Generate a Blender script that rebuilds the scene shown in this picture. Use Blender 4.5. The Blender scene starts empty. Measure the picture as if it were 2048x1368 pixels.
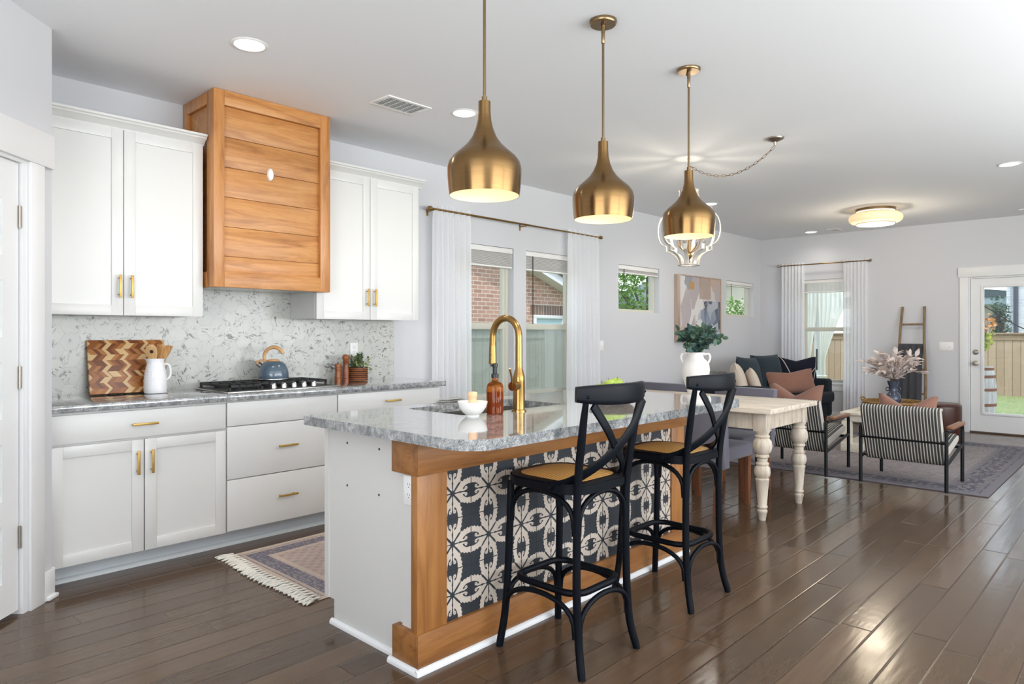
import bpy, bmesh, math, random
from mathutils import Vector, Matrix

# ------------------------------------------------------------------ camera, world, sun, fill lamps
SC = bpy.context.scene
COL = SC.collection
PI = math.pi
R = math.radians

cam_d = bpy.data.cameras.new('camera')
cam = bpy.data.objects.new('camera', cam_d)
COL.objects.link(cam)
cam.location = (0, 0, 1.27)
cam.rotation_euler = (PI / 2, 0, R(43.5 - 90))
cam_d.sensor_width = 36
cam_d.lens = 24.0
cam_d.shift_y = -16 / 2048
cam_d.clip_start = 0.05
cam_d.clip_end = 200
SC.camera = cam

SC.view_settings.view_transform = 'Standard'
SC.view_settings.look = 'None'
SC.view_settings.gamma = 1
SC.view_settings.use_curve_mapping = False
SC.view_settings.exposure = -0.2
try:
    SC.cycles.use_denoising = True
    SC.cycles.max_bounces = 10
    SC.cycles.diffuse_bounces = 5
    SC.cycles.glossy_bounces = 5
    SC.cycles.transmission_bounces = 8
    SC.cycles.transparent_max_bounces = 12
    SC.cycles.sample_clamp_indirect = 6
    SC.cycles.caustics_reflective = False
    SC.cycles.caustics_refractive = False
except Exception:
    pass

world = bpy.data.worlds.new('sky')
SC.world = world
world.use_nodes = True
wn = world.node_tree
wn.nodes.clear()
wo = wn.nodes.new('ShaderNodeOutputWorld')
wb = wn.nodes.new('ShaderNodeBackground')
wg = wn.nodes.new('ShaderNodeTexCoord')
wsep = wn.nodes.new('ShaderNodeSeparateXYZ')
wr = wn.nodes.new('ShaderNodeValToRGB')
wr.color_ramp.elements[0].position = 0.0
wr.color_ramp.elements[0].color = (0.86, 0.90, 0.95, 1)
wr.color_ramp.elements[1].position = 0.8
wr.color_ramp.elements[1].color = (0.55, 0.70, 0.95, 1)
wn.links.new(wg.outputs['Generated'], wsep.inputs[0])
wn.links.new(wsep.outputs[2], wr.inputs[0])
wn.links.new(wr.outputs[0], wb.inputs[0])
wb.inputs[1].default_value = 2.7
wn.links.new(wb.outputs[0], wo.inputs[0])

def lamp(name, kind, loc, rot=(0, 0, 0), energy=10, color=(1, 1, 1), size=None, size_y=None, parent=None, radius=None, spot=None, blend=0.6):
    d = bpy.data.lights.new(name, kind)
    d.energy = energy
    d.color = color
    if kind == 'AREA':
        d.shape = 'RECTANGLE' if size_y else 'DISK'
        d.size = size
        if size_y:
            d.size_y = size_y
    if radius is not None and kind in ('POINT', 'SPOT'):
        d.shadow_soft_size = radius
    if kind == 'SPOT':
        d.spot_size = spot or R(120)
        d.spot_blend = blend
    o = bpy.data.objects.new(name, d)
    COL.objects.link(o)
    o.location = loc
    o.rotation_euler = rot
    if parent:
        o.parent = parent
    return o

sun = lamp('sun', 'SUN', (4, 2, 12), (R(22), R(-24), 0), 3.0, (1.0, 0.95, 0.87))
sun.data.angle = R(1.5)
# added fill lamps aimed up at the ceiling, in place of bounced flash
lamp('ceiling_fill_right', 'AREA', (3.5, -2.70, 1.45), (R(152), 0, 0), 600, (0.93, 0.97, 1.0), 7.0, 2.3)
lamp('ceiling_fill_rear', 'AREA', (-2.35, -0.4, 1.45), (R(152), 0, R(-90)), 250, (0.93, 0.97, 1.0), 3.6, 2.3)

# ------------------------------------------------------------------ node helpers
def c(r, g, b):
    f = lambda v: (v / 255 / 12.92) if v / 255 <= 0.04045 else ((v / 255 + 0.055) / 1.055) ** 2.4
    return (f(r), f(g), f(b), 1.0)

class E:
    """a node socket that takes arithmetic"""
    def __init__(s, t, sock):
        s.t = t; s.s = sock
    def _m(s, op, *o):
        n = s.t.nt.nodes.new('ShaderNodeMath'); n.operation = op
        for i, v in enumerate((s,) + o):
            if isinstance(v, E): s.t.nt.links.new(v.s, n.inputs[i])
            else: n.inputs[i].default_value = v
        return E(s.t, n.outputs[0])
    def __add__(s, o): return s._m('ADD', o)
    __radd__ = __add__
    def __sub__(s, o): return s._m('SUBTRACT', o)
    def __rsub__(s, o): return (s * -1.0) + o
    def __mul__(s, o): return s._m('MULTIPLY', o)
    __rmul__ = __mul__
    def __truediv__(s, o): return s._m('DIVIDE', o)
    def __lt__(s, o): return s._m('LESS_THAN', o)
    def __gt__(s, o): return s._m('GREATER_THAN', o)
    def abs(s): return s._m('ABSOLUTE')
    def floor(s): return s._m('FLOOR')
    def fract(s): return s._m('FRACT')
    def sin(s): return s._m('SINE')
    def max(s, o): return s._m('MAXIMUM', o)
    def min(s, o): return s._m('MINIMUM', o)
    def pow(s, o): return s._m('POWER', o)
    def sqrt(s): return s._m('SQRT')
    def mod(s, o): return s._m('FLOORED_MODULO', o)
    def tri(s, o): return s._m('PINGPONG', o)
    def step(s, a, b):
        n = s.t.nt.nodes.new('ShaderNodeMapRange'); n.interpolation_type = 'SMOOTHSTEP'
        s.t.nt.links.new(s.s, n.inputs[0])
        n.inputs[1].default_value = a; n.inputs[2].default_value = b
        return E(s.t, n.outputs[0])

class T:
    def __init__(s, name):
        s.m = bpy.data.materials.new(name); s.m.use_nodes = True
        s.nt = s.m.node_tree; s.nt.nodes.clear()
        s.out = s.nt.nodes.new('ShaderNodeOutputMaterial')
        s.tc = None
    def link(s, v, inp):
        if isinstance(v, E): s.nt.links.new(v.s, inp)
        elif v is not None: inp.default_value = v
    def obj(s):
        if not s.tc: s.tc = s.nt.nodes.new('ShaderNodeTexCoord')
        return E(s, s.tc.outputs['Object'])
    def xyz(s):
        n = s.nt.nodes.new('ShaderNodeSeparateXYZ'); s.nt.links.new(s.obj().s, n.inputs[0])
        return [E(s, n.outputs[i]) for i in range(3)]
    def vec(s, x, y, z):
        n = s.nt.nodes.new('ShaderNodeCombineXYZ')
        for i, v in enumerate((x, y, z)): s.link(v, n.inputs[i])
        return E(s, n.outputs[0])
    def scale(s, v, sx, sy, sz):
        n = s.nt.nodes.new('ShaderNodeMapping'); s.link(v, n.inputs[0])
        n.inputs[3].default_value = (sx, sy, sz); return E(s, n.outputs[0])
    def noise(s, v=None, scale=5, detail=3, rough=0.5, dist=0.0):
        n = s.nt.nodes.new('ShaderNodeTexNoise'); s.link(v if v is not None else s.obj(), n.inputs['Vector'])
        n.inputs['Scale'].default_value = scale; n.inputs['Detail'].default_value = detail
        n.inputs['Roughness'].default_value = rough; n.inputs['Distortion'].default_value = dist
        return E(s, n.outputs[0])
    def voro(s, v=None, scale=5, feature='F1', rnd=1.0):
        n = s.nt.nodes.new('ShaderNodeTexVoronoi'); n.feature = feature
        s.link(v if v is not None else s.obj(), n.inputs['Vector']); n.inputs['Scale'].default_value = scale
        n.inputs['Randomness'].default_value = rnd
        return E(s, n.outputs['Distance'])
    def vcol(s, v=None, scale=5, rnd=1.0):
        n = s.nt.nodes.new('ShaderNodeTexVoronoi')
        s.link(v if v is not None else s.obj(), n.inputs['Vector']); n.inputs['Scale'].default_value = scale
        n.inputs['Randomness'].default_value = rnd
        q = s.nt.nodes.new('ShaderNodeSeparateColor'); s.nt.links.new(n.outputs['Color'], q.inputs[0])
        return E(s, q.outputs[0])
    def white(s, v):
        n = s.nt.nodes.new('ShaderNodeTexWhiteNoise'); n.noise_dimensions = '3D'; s.link(v, n.inputs[0])
        return E(s, n.outputs[0])
    def mix(s, f, a, b, mode='MIX'):
        n = s.nt.nodes.new('ShaderNodeMix'); n.data_type = 'RGBA'; n.blend_type = mode
        s.link(f, n.inputs[0]); s.link(a, n.inputs[6]); s.link(b, n.inputs[7])
        return E(s, n.outputs[2])
    def ramp(s, f, stops, interp='LINEAR'):
        n = s.nt.nodes.new('ShaderNodeValToRGB'); n.color_ramp.interpolation = interp
        e = n.color_ramp.elements
        while len(e) < len(stops): e.new(0.5)
        for k, (p, col) in zip(e, stops): k.position = p; k.color = col
        s.link(f, n.inputs[0]); return E(s, n.outputs[0])
    def bump(s, h, strength=0.3, dist=0.01):
        n = s.nt.nodes.new('ShaderNodeBump'); n.inputs['Strength'].default_value = strength
        n.inputs['Distance'].default_value = dist; s.link(h, n.inputs['Height']); return E(s, n.outputs[0])
    def pr(s, color=None, rough=0.5, metal=0.0, **kw):
        n = s.nt.nodes.new('ShaderNodeBsdfPrincipled')
        s.link(color, n.inputs['Base Color']); s.link(rough, n.inputs['Roughness']); s.link(metal, n.inputs['Metallic'])
        names = dict(normal='Normal', coat='Coat Weight', coatr='Coat Roughness', spec='Specular IOR Level', trans='Transmission Weight', ior='IOR',
                     emit='Emission Color', emits='Emission Strength', sheen='Sheen Weight', sss='Subsurface Weight', aniso='Anisotropic', alpha='Alpha')
        for k, v in kw.items(): s.link(v, n.inputs[names[k]])
        s.nt.links.new(n.outputs[0], s.out.inputs[0])
        return s.m

def plain(name, col, rough=0.5, metal=0.0, **kw):
    t = T(name)
    nz = t.noise(scale=9, detail=2)
    cc = t.mix(nz * 0.10, col, tuple(v * 0.8 for v in col[:3]) + (1,))
    return t.pr(cc, rough, metal, **kw)

def wood_grain(name, base, dark, light, axis, rough=0.4, scale=1.0, knots=True, coat=0.0):
    t = T(name)
    st = [14 * scale] * 3; st[axis] = 1.3 * scale
    v = t.scale(t.obj(), *st)
    a = t.noise(v, 1.6, 6, 0.62, 0.9)
    b = t.noise(t.scale(t.obj(), *[q * 5 for q in st]), 2.2, 2, 0.6)
    big = t.noise(t.obj(), 3.0, 2)
    col = t.ramp(a, [(0.30, dark), (0.47, base), (0.62, light), (0.75, base)])
    col = t.mix((b - 0.5).max(0.0) * 1.1, col, dark)
    col = t.mix(big * 0.35, col, light)
    return t.pr(col, rough, normal=t.bump(b, 0.08, 0.003), coat=coat, coatr=0.15)

M = {}
# --- structure
t = T('wall_paint'); nz = t.noise(scale=160, detail=2)
M['wall'] = t.pr(c(205, 205, 208), 0.75, normal=t.bump(nz, 0.05, 0.002))
t = T('ceiling_paint'); nz = t.noise(scale=120, detail=2)
M['ceiling'] = t.pr(c(234, 235, 238), 0.85, normal=t.bump(nz, 0.05, 0.002))
M['trim'] = plain('trim_white', c(228, 228, 228), 0.35)
M['cab'] = plain('cabinet_white', c(220, 219, 216), 0.33)
M['cab2'] = plain('toe_kick_grey', c(205, 210, 213), 0.45)
M['island_white'] = plain('island_white', c(212, 210, 206), 0.45)

# floor: hand scraped brown planks running along X
t = T('floor_planks'); x, y, z = t.xyz()
row = (y / 0.127).floor()
off = t.white(t.vec(row, 3.1, 0.0)) * 1.7
px = (x + off) / 1.55
pid = px.floor()
rnd = t.white(t.vec(pid, row, 1.0))
fy = (y / 0.127).fract(); fx = px.fract()
gap = (fy.min(1.0 - fy) * 0.127 < 0.0012).max(fx.min(1.0 - fx) * 1.55 < 0.0012)
g1 = t.noise(t.vec(x * 1.2 + rnd * 30.0, y * 16.0, rnd * 9.0), 2.0, 5, 0.55, 0.15)
g2 = t.noise(t.vec(x * 3.0 + rnd * 11.0, y * 90.0, rnd * 5.0), 2.0, 3, 0.6)
col = t.ramp(rnd, [(0.0, c(73, 56, 41)), (0.4, c(86, 67, 50)), (0.75, c(97, 76, 58)), (1.0, c(78, 60, 45))])
col = t.mix((g1 - 0.42).max(0.0) * 0.9, col, c(58, 45, 37))
col = t.mix((g2 - 0.5).max(0.0) * 0.5, col, c(112, 92, 78))
col = t.mix(gap * 0.8, col, c(24, 18, 15))
scrape = t.noise(t.vec(x * 1.6 + rnd * 7.0, y * 14.0, rnd * 3.0), 1.6, 2, 0.5)
bev = (fy.min(1.0 - fy) * 0.127).step(0.0, 0.006).min((fx.min(1.0 - fx) * 1.55).step(0.0, 0.006))
chat = (x * 70.0 + scrape * 14.0).sin() * (t.noise(t.vec(x * 1.1, y * 1.6, rnd * 4.0), 1.5, 1) - 0.5).max(0.0)
h = scrape * 0.6 + g1 * 0.10 + chat * 0.22 + bev * 0.9
M['floor'] = t.pr(col, t.noise(t.vec(x * 2.0, y * 4.0, rnd), 2.0, 2) * 0.14 + 0.10, normal=t.bump(h, 0.26, 0.004), spec=0.55)

# granite
def granite(name, lift):
    t = T(name)
    n1 = t.noise(scale=7, detail=5, rough=0.7, dist=0.8)
    n2 = t.noise(scale=30, detail=6, rough=0.75, dist=0.6)
    sp = t.voro(scale=170)
    vein = t.noise(t.scale(t.obj(), 1.0, 2.2, 1.0), 3.2, 5, 0.6, 1.6)
    n3 = t.noise(scale=240, detail=3, rough=0.8)
    col = t.ramp(n2 * 0.55 + n3 * 0.45, [(0.36, c(54, 59, 64)), (0.45, c(114, 118, 121)), (0.53, c(160, 161, 160)), (0.62, c(204, 203, 200))])
    col = t.mix((n1 - 0.52).max(0.0) * 1.5, col, c(190, 188, 184))
    col = t.mix(((vein - 0.5).abs() * -20.0 + 1.0).max(0.0) * (n1 - 0.25).max(0.0) * 1.5, col, c(74, 80, 86))
    col = t.mix((sp < 0.25) * 0.5, col, c(66, 70, 75))
    return t.pr(col, 0.08, spec=0.6, coat=0.8, coatr=0.03)
M['granite'] = granite('grey_granite', 0)

# hex marble mosaic
t = T('hex_marble'); x, y, z = t.xyz()
S = 0.098
hx = x / S; hz = z / S
K = 1.7320508
# flat-top hexagons: lattice (1.5 , 0.866)
ax_ = hx.mod(K) - K / 2; az = hz.mod(1.0) - 0.5
bx = (hx - K / 2).mod(K) - K / 2; bz = (hz - 0.5).mod(1.0) - 0.5
da = ax_ * ax_ + az * az; db = bx * bx + bz * bz
sel = da < db
gx = bx + (ax_ - bx) * sel; gz = bz + (az - bz) * sel
cx_ = hx - gx; cz_ = hz - gz
hexd = gz.abs().max(gx.abs() * 0.8660254 + gz.abs() * 0.5)
rn = t.white(t.vec((cx_ * 10.0 + 0.5).floor(), (cz_ * 10.0 + 0.5).floor(), 0.0))
rn2 = t.white(t.vec((cz_ * 10.0 + 0.5).floor(), (cx_ * 10.0 + 0.5).floor(), 4.0))
ca = (rn * 6.28).sin(); cb = (rn * 6.28 + 1.5708).sin()
rx = gx * ca - gz * cb; rz = gx * cb + gz * ca
vn = t.noise(t.vec(rx * 0.8 + rn * 40.0, rz * 2.0, rn2 * 30.0), 1.35, 3, 0.55, 0.6)
veins = ((vn - 0.5).abs() * -26.0 + 1.0).max(0.0)
mask = (t.noise(t.vec(rx * 1.5, rz * 1.5, rn * 50.0), 1.4, 2) - 0.46).max(0.0) * 5.0
base = t.mix(rn2 * 0.5, c(200, 199, 192), c(180, 182, 178))
col = t.mix((veins * mask * 1.3).min(0.95), base, c(74, 74, 74))
grout = hexd > 0.482
col = t.mix(grout * 0.65, col, c(172, 171, 165))
M['hex'] = t.pr(col, 0.25, normal=t.bump(grout * -1.0, 0.25, 0.002))

M['hood_x'] = wood_grain('hood_wood_across', c(186, 126, 70), c(146, 90, 44), c(204, 148, 90), 0, 0.38)
M['hood_z'] = wood_grain('hood_wood_upright', c(184, 124, 70), c(146, 90, 44), c(200, 142, 86), 2, 0.34)
M['hood_gap'] = plain('dark_gap', c(60, 34, 16), 0.8)
M['isl_x'] = wood_grain('island_wood_across', c(142, 92, 46), c(108, 66, 30), c(158, 108, 58), 0, 0.42)
M['isl_z'] = wood_grain('island_wood_upright', c(152, 100, 52), c(120, 74, 34), c(168, 116, 64), 2, 0.42)

# patterned encaustic tile (20 cm tiles, star in each centre)
t = T('patterned_tile'); x, y, z = t.xyz()
wob = (t.noise(scale=60, detail=2) - 0.5) * 0.03
u = ((x - 1.69) / 0.2).fract() - 0.5; v = ((z - 0.54) / 0.2).fract() - 0.5
edge = 0.5 - u.abs().max(v.abs())
a = u.abs(); b = v.abs()
p = a.max(b); q = a.min(b) + wob
ser = ((p * 75.0).sin()) * 0.010
d = 0.5 - p
outer = (d / 0.475).abs().pow(1.75) + ((q + ser) / 0.258).abs().pow(1.9) < 1.0
inner = (d / 0.240).abs().pow(2.3) + (q / 0.142).abs().pow(2.4) < 1.0
bump_in = (p < 0.33) * (q > 0.07) * (q < 0.11) * (p > 0.24)
rd1 = (p - 0.362) * (p - 0.362) + (q - 0.060) * (q - 0.060)
s1 = (rd1 < 0.00140) * (rd1 > 0.00010)
s2 = (p > 0.19) * (p < 0.352) * (q < 0.050)
stem = q - 0.012 - ((p * 40.0).sin() * 0.008).max(0.0) < 0.0
stem = stem * (p < 0.37)
diag = (p - q).abs() < 0.030 * 1.0
star = (p * p + q * q) < 0.0016
cream = (outer * (1.0 - inner)).max(s1).max(s2 * outer)
cream = cream * (1.0 - stem) * (1.0 - star) * (1.0 - diag * (p < 0.2))
tnt = t.noise(scale=14, detail=4)
crm = t.mix(tnt, c(186, 172, 158), c(206, 194, 180))
drk = t.mix(tnt, c(30, 36, 42), c(46, 51, 57))
col = t.mix(cream, drk, crm)
gr = edge < 0.010
col = t.mix(gr, col, c(32, 33, 35))
M['tile'] = t.pr(col, 0.55, normal=t.bump(gr * -1.0 + tnt * 0.2, 0.3, 0.003))

# metals, plastics
t = T('brushed_brass_shade'); x, y, z = t.xyz()
bn = t.noise(t.vec(x * 3.0, y * 3.0, z * 160.0), 4, 3)
tg = t.nt.nodes.new('ShaderNodeTangent'); tg.direction_type = 'RADIAL'; tg.axis = 'Z'
M['brass_shade'] = t.pr(t.mix(bn, c(118, 91, 58), c(146, 115, 76)), 0.25, 1.0, normal=t.bump(bn, 0.03, 0.001), aniso=0.8)
[n for n in t.nt.nodes if n.type == 'BSDF_PRINCIPLED'][0].inputs['Anisotropic Rotation'].default_value = 0.25
t.nt.links.new(tg.outputs[0], [n for n in t.nt.nodes if n.type == 'BSDF_PRINCIPLED'][0].inputs['Tangent'])
M['brass'] = plain('brushed_brass', c(150, 118, 70), 0.28, 1.0)
M['handle_brass'] = plain('satin_brass', c(196, 160, 88), 0.42, 0.75)
M['brass_dark'] = plain('antique_brass', c(140, 118, 88), 0.3, 1.0)
M['shade_in'] = plain('shade_lining', c(238, 228, 204), 0.45)
M['steel'] = plain('stainless_steel', c(196, 194, 190), 0.25, 1.0)
M['nickel'] = plain('satin_nickel', c(170, 160, 148), 0.35, 1.0)
M['black'] = plain('black_enamel', c(24, 24, 27), 0.35)
M['iron'] = plain('cast_iron', c(30, 30, 32), 0.6)
M['stool'] = plain('navy_black_paint', c(4, 9, 17), 0.45, spec=0.15)
M['plate'] = plain('switch_plate_white', c(238, 236, 234), 0.35)
M['slot'] = plain('outlet_slot', c(60, 58, 56), 0.6)
M['dark'] = plain('matte_black', c(14, 14, 15), 0.7)  # plain black of wands, straps, cables and bulbs

def emis(name, col, s, base=(0.9, 0.9, 0.9, 1)):
    t = T(name); return t.pr(base, 0.5, emit=col, emits=s)
M['glow'] = emis('lamp_glow', (1.0, 0.95, 0.88, 1), 7)
M['bulb'] = emis('warm_bulb', (1.0, 0.80, 0.52, 1), 14)
M['champagne'] = plain('champagne_metal', c(206, 198, 188), 0.4, 0.3)
M['candle'] = emis('candle_bulb', (1.0, 0.82, 0.58, 1), 9)
M['shade_glow'] = emis('lit_drum', (1.0, 0.90, 0.70, 1), 1.15)
M['shade_amber'] = emis('lit_amber_shade', (1.0, 0.72, 0.40, 1), 0.65, c(245, 220, 180))

# glass
t = T('window_glass')
tr = t.nt.nodes.new('ShaderNodeBsdfTransparent'); tr.inputs[0].default_value = (0.97, 0.985, 0.98, 1)
gl = t.nt.nodes.new('ShaderNodeBsdfGlossy'); gl.inputs['Roughness'].default_value = 0.02
lw = t.nt.nodes.new('ShaderNodeLayerWeight'); lw.inputs[0].default_value = 0.5
fr_ = (E(t, lw.outputs['Facing']).pow(4.0) * 0.45 + 0.035)
mx = t.nt.nodes.new('ShaderNodeMixShader')
t.nt.links.new(fr_.s, mx.inputs[0]); t.nt.links.new(tr.outputs[0], mx.inputs[1]); t.nt.links.new(gl.outputs[0], mx.inputs[2])
t.nt.links.new(mx.outputs[0], t.out.inputs[0]); M['glass'] = t.m
# insect screen over the lower sashes
t = T('insect_screen')
tr = t.nt.nodes.new('ShaderNodeBsdfTransparent')
df = t.nt.nodes.new('ShaderNodeBsdfDiffuse'); df.inputs[0].default_value = c(190, 200, 195)
mx = t.nt.nodes.new('ShaderNodeMixShader'); mx.inputs[0].default_value = 0.35
t.nt.links.new(tr.outputs[0], mx.inputs[1]); t.nt.links.new(df.outputs[0], mx.inputs[2])
t.nt.links.new(mx.outputs[0], t.out.inputs[0]); M['screen'] = t.m

def sheer(name, col, f_tr=0.10, f_tl=0.5):
    t = T(name)
    wv = t.noise(scale=300, detail=1)
    df = t.nt.nodes.new('ShaderNodeBsdfDiffuse'); df.inputs[0].default_value = col
    tl = t.nt.nodes.new('ShaderNodeBsdfTranslucent'); tl.inputs[0].default_value = col
    tr = t.nt.nodes.new('ShaderNodeBsdfTransparent')
    m1 = t.nt.nodes.new('ShaderNodeMixShader'); m1.inputs[0].default_value = f_tl
    m2 = t.nt.nodes.new('ShaderNodeMixShader'); t.link(wv * (f_tr * 2), m2.inputs[0])
    t.nt.links.new(df.outputs[0], m1.inputs[1]); t.nt.links.new(tl.outputs[0], m1.inputs[2])
    t.nt.links.new(m1.outputs[0], m2.inputs[1]); t.nt.links.new(tr.outputs[0], m2.inputs[2])
    t.nt.links.new(m2.outputs[0], t.out.inputs[0]); return t.m
M['sheer'] = sheer('sheer_white', (0.95, 0.95, 0.96, 1))
M['sheer_blue'] = sheer('outdoor_curtain_blue', c(242, 242, 236), 0.03, 0.4)
M['blind'] = plain('blind_white', c(232, 230, 226), 0.5)
M['vinyl'] = plain('window_vinyl_tan', c(205, 203, 188), 0.4)

# amber bottle, ceramics, fabrics
t = T('amber_glass'); M['amber'] = t.pr(c(214, 122, 40), 0.03, trans=0.92, ior=1.25)
t = T('amber_liquid'); M['liquid'] = t.pr(c(196, 96, 26), 0.05, trans=0.8, ior=1.3)
t = T('clear_glass'); M['clear'] = t.pr((1, 1, 1, 1), 0.02, trans=1.0, ior=1.2)
M['ceramic'] = plain('white_ceramic', c(238, 236, 233), 0.25)
M['matte_white'] = plain('matte_white_clay', c(236, 232, 228), 0.6)
t = T('honeycomb_ceramic'); x, y, z = t.xyz()
hc = t.voro(t.scale(t.obj(), 1, 1, 1.6), 62, 'F1', 0.25)
M['textured_white'] = t.pr(c(240, 240, 242), 0.3, normal=t.bump(hc, 0.5, 0.004))
M['kettle'] = plain('slate_blue_enamel', c(78, 96, 112), 0.22, coat=0.5)
M['kettle_wood'] = wood_grain('kettle_handle_wood', c(206, 156, 104), c(182, 128, 76), c(222, 178, 130), 0, 0.5)
M['mill_light'] = wood_grain('mill_wood_light', c(140, 78, 36), c(106, 54, 22), c(160, 96, 50), 2, 0.35, 3)
M['mill_dark'] = wood_grain('mill_wood_dark', c(122, 62, 30), c(88, 42, 18), c(148, 84, 44), 2, 0.3, 3)
M['spoon'] = wood_grain('spoon_wood', c(192, 140, 84), c(164, 110, 60), c(212, 166, 110), 2, 0.55, 3)
M['spoon2'] = wood_grain('spoon_wood_pale', c(214, 172, 118), c(190, 144, 90), c(228, 192, 142), 2, 0.55, 3)
M['brush'] = plain('brush_beech', c(226, 182, 142), 0.5)

t = T('chevron_board'); x, y, z = t.xyz()
h_ = 0.0335
rowi = (z / h_).floor(); par = rowi.mod(2.0)
fz = (z / h_).fract()
xx = x + (fz - 0.5) * 0.030 * (par * 2.0 - 1.0)
wi = xx / 0.024 + t.white(t.vec(rowi, 0.0, 9.0)) * 0.6
wj = xx / 0.053
idx = wi.floor()
r1 = t.white(t.vec(idx, rowi, 2.0)); r2 = t.white(t.vec(wj.floor(), (rowi / 2.0).floor(), 5.0))
gr_ = t.noise(t.vec(x * 8.0, y * 1.0, z * 60.0), 4, 3)
col = t.ramp(r1, [(0.0, c(116, 62, 26)), (0.25, c(150, 88, 40)), (0.5, c(172, 106, 50)), (0.75, c(186, 124, 64)), (0.86, c(132, 76, 34)), (0.87, c(232, 198, 144)), (1.0, c(222, 184, 128))], 'CONSTANT')
band = (((xx + 0.02) / 0.105).fract() < 0.2) * (r2 > 0.25)
col = t.mix(band, col, c(230, 194, 140))
col = t.mix(gr_ * 0.35, col, c(120, 68, 30))
M['board'] = t.pr(col, 0.4)
M['board_edge'] = plain('board_edge', c(84, 46, 22), 0.5)

t = T('wicker_brown'); x, y, z = t.xyz()
wv = ((z * 420.0).sin() * 0.5 + 0.5) * ((t.noise(scale=130)) * 1.2)
M['wicker'] = t.pr(t.ramp(wv, [(0.1, c(74, 38, 18)), (0.5, c(138, 78, 40)), (0.9, c(176, 112, 66))]), 0.6, normal=t.bump(wv, 0.8, 0.006))
t = T('seagrass'); wv = t.noise(t.scale(t.obj(), 20, 20, 120), 1.5, 3)
M['seagrass'] = t.pr(t.ramp(wv, [(0.3, c(92, 64, 34)), (0.5, c(150, 114, 68)), (0.7, c(186, 150, 98))]), 0.7, normal=t.bump(wv, 0.9, 0.01))

t = T('rattan_seat'); x, y, z = t.xyz()
w1 = ((x + y) * 560.0).sin(); w2 = ((x - y) * 560.0).sin()
wv = (w1 * w2) * 0.5 + 0.5
hb = (((y * 420.0).sin()) * 0.5 + 0.5)
col = t.ramp(wv * 0.6 + hb * 0.4, [(0.12, c(138, 88, 36)), (0.4, c(212, 152, 78)), (0.8, c(236, 188, 114))])
M['rattan'] = t.pr(col, 0.45, normal=t.bump(wv, 0.4, 0.003))

t = T('ticking_stripe'); x, y, z = t.xyz()
sy = (y / 0.0225 + 0.83).fract()
band = (sy < 0.66); hair = ((sy - 0.78).abs() < 0.035)
nz = t.noise(scale=260, detail=1)
col = t.mix(band.max(hair * 0.0), c(200, 194, 182), c(66, 67, 68))
fold = (sy * 6.2832).sin()
M['ticking'] = t.pr(t.mix(nz * 0.2, col, c(120, 118, 112)), 0.85, normal=t.bump(fold, 0.4, 0.006))

def fabric(name, col, dark, rough=0.9, sheen=0.2, sc=240):
    t = T(name); nz = t.noise(scale=sc, detail=2); big = t.noise(scale=7, detail=3)
    cc = t.mix(big * 0.6, col, dark)
    return t.pr(cc, rough, normal=t.bump(nz, 0.25, 0.002), sheen=sheen)
M['teal'] = fabric('teal_fabric', c(15, 27, 36), c(9, 17, 24), 0.95, 0.0)
M['navy'] = fabric('dark_teal_velvet', c(22, 42, 54), c(11, 24, 33), 0.85, 0.05)
M['cream'] = fabric('cream_linen', c(206, 192, 176), c(184, 168, 152))
M['rust'] = fabric('rust_velvet', c(142, 102, 86), c(114, 76, 62), 0.85, 0.15)
M['mauve'] = fabric('mauve_grey_fabric', c(106, 103, 113), c(88, 85, 96), 0.9, 0.15)
M['grey_throw'] = fabric('grey_throw', c(168, 168, 168), c(136, 136, 138), 0.9, 0.2, 120)
M['charcoal'] = fabric('charcoal_blanket', c(100, 100, 106), c(76, 76, 82), 0.95, 0.1, 120)
M['towel'] = fabric('dish_towel', c(206, 206, 204), c(150, 156, 158), 0.9)
t = T('navy_with_lines'); x, y, z = t.xyz()
l1 = ((x * 0.9 + z * 0.5 + (z * 9.0).sin() * 0.02 - 0.02) .abs() < 0.006)
l2 = ((x * 0.8 - z * 0.9 + 0.10).abs() < 0.006); l3 = ((x * 0.5 + z * 1.0 - 0.12).abs() < 0.005); l4 = ((x - z * 0.35 - 0.14).abs() < 0.005)
M['navy_lines'] = t.pr(t.mix(l1.max(l2).max(l3).max(l4), c(23, 25, 38), c(186, 176, 170)), 0.9, spec=0.2)
M['leather'] = plain('brown_leather', c(72, 40, 30), 0.32)
M['arm_wood'] = wood_grain('walnut_arm', c(122, 78, 52), c(92, 56, 36), c(146, 100, 70), 0, 0.4, 2)
M['tube'] = plain('black_tube', c(12, 15, 18), 0.42, spec=0.3)
M['leg_wood'] = wood_grain('chair_leg_wood', c(104, 62, 38), c(76, 42, 24), c(126, 80, 52), 2, 0.4, 2)

t = T('whitewashed_wood'); v = t.scale(t.obj(), 18, 2.0, 18)
a = t.noise(v, 1.5, 6, 0.65, 0.4)
M['whitewash'] = t.pr(t.ramp(a, [(0.28, c(158, 140, 120)), (0.45, c(202, 189, 172)), (0.7, c(218, 208, 194))]), 0.6, normal=t.bump(a, 0.15, 0.003))
t = T('whitewashed_leg'); a = t.noise(t.scale(t.obj(), 26, 26, 4), 1.5, 6, 0.65, 0.4)
M['whitewash_z'] = t.pr(t.ramp(a, [(0.28, c(150, 134, 114)), (0.45, c(190, 177, 160)), (0.7, c(206, 196, 182))]), 0.6, normal=t.bump(a, 0.15, 0.003))
M['cream_wood'] = wood_grain('cream_painted_wood', c(222, 214, 196), c(196, 184, 162), c(232, 226, 212), 0, 0.55)
M['bamboo'] = wood_grain('weathered_pole', c(120, 97, 72), c(86, 66, 48), c(142, 118, 90), 2, 0.75, 2)

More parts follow.
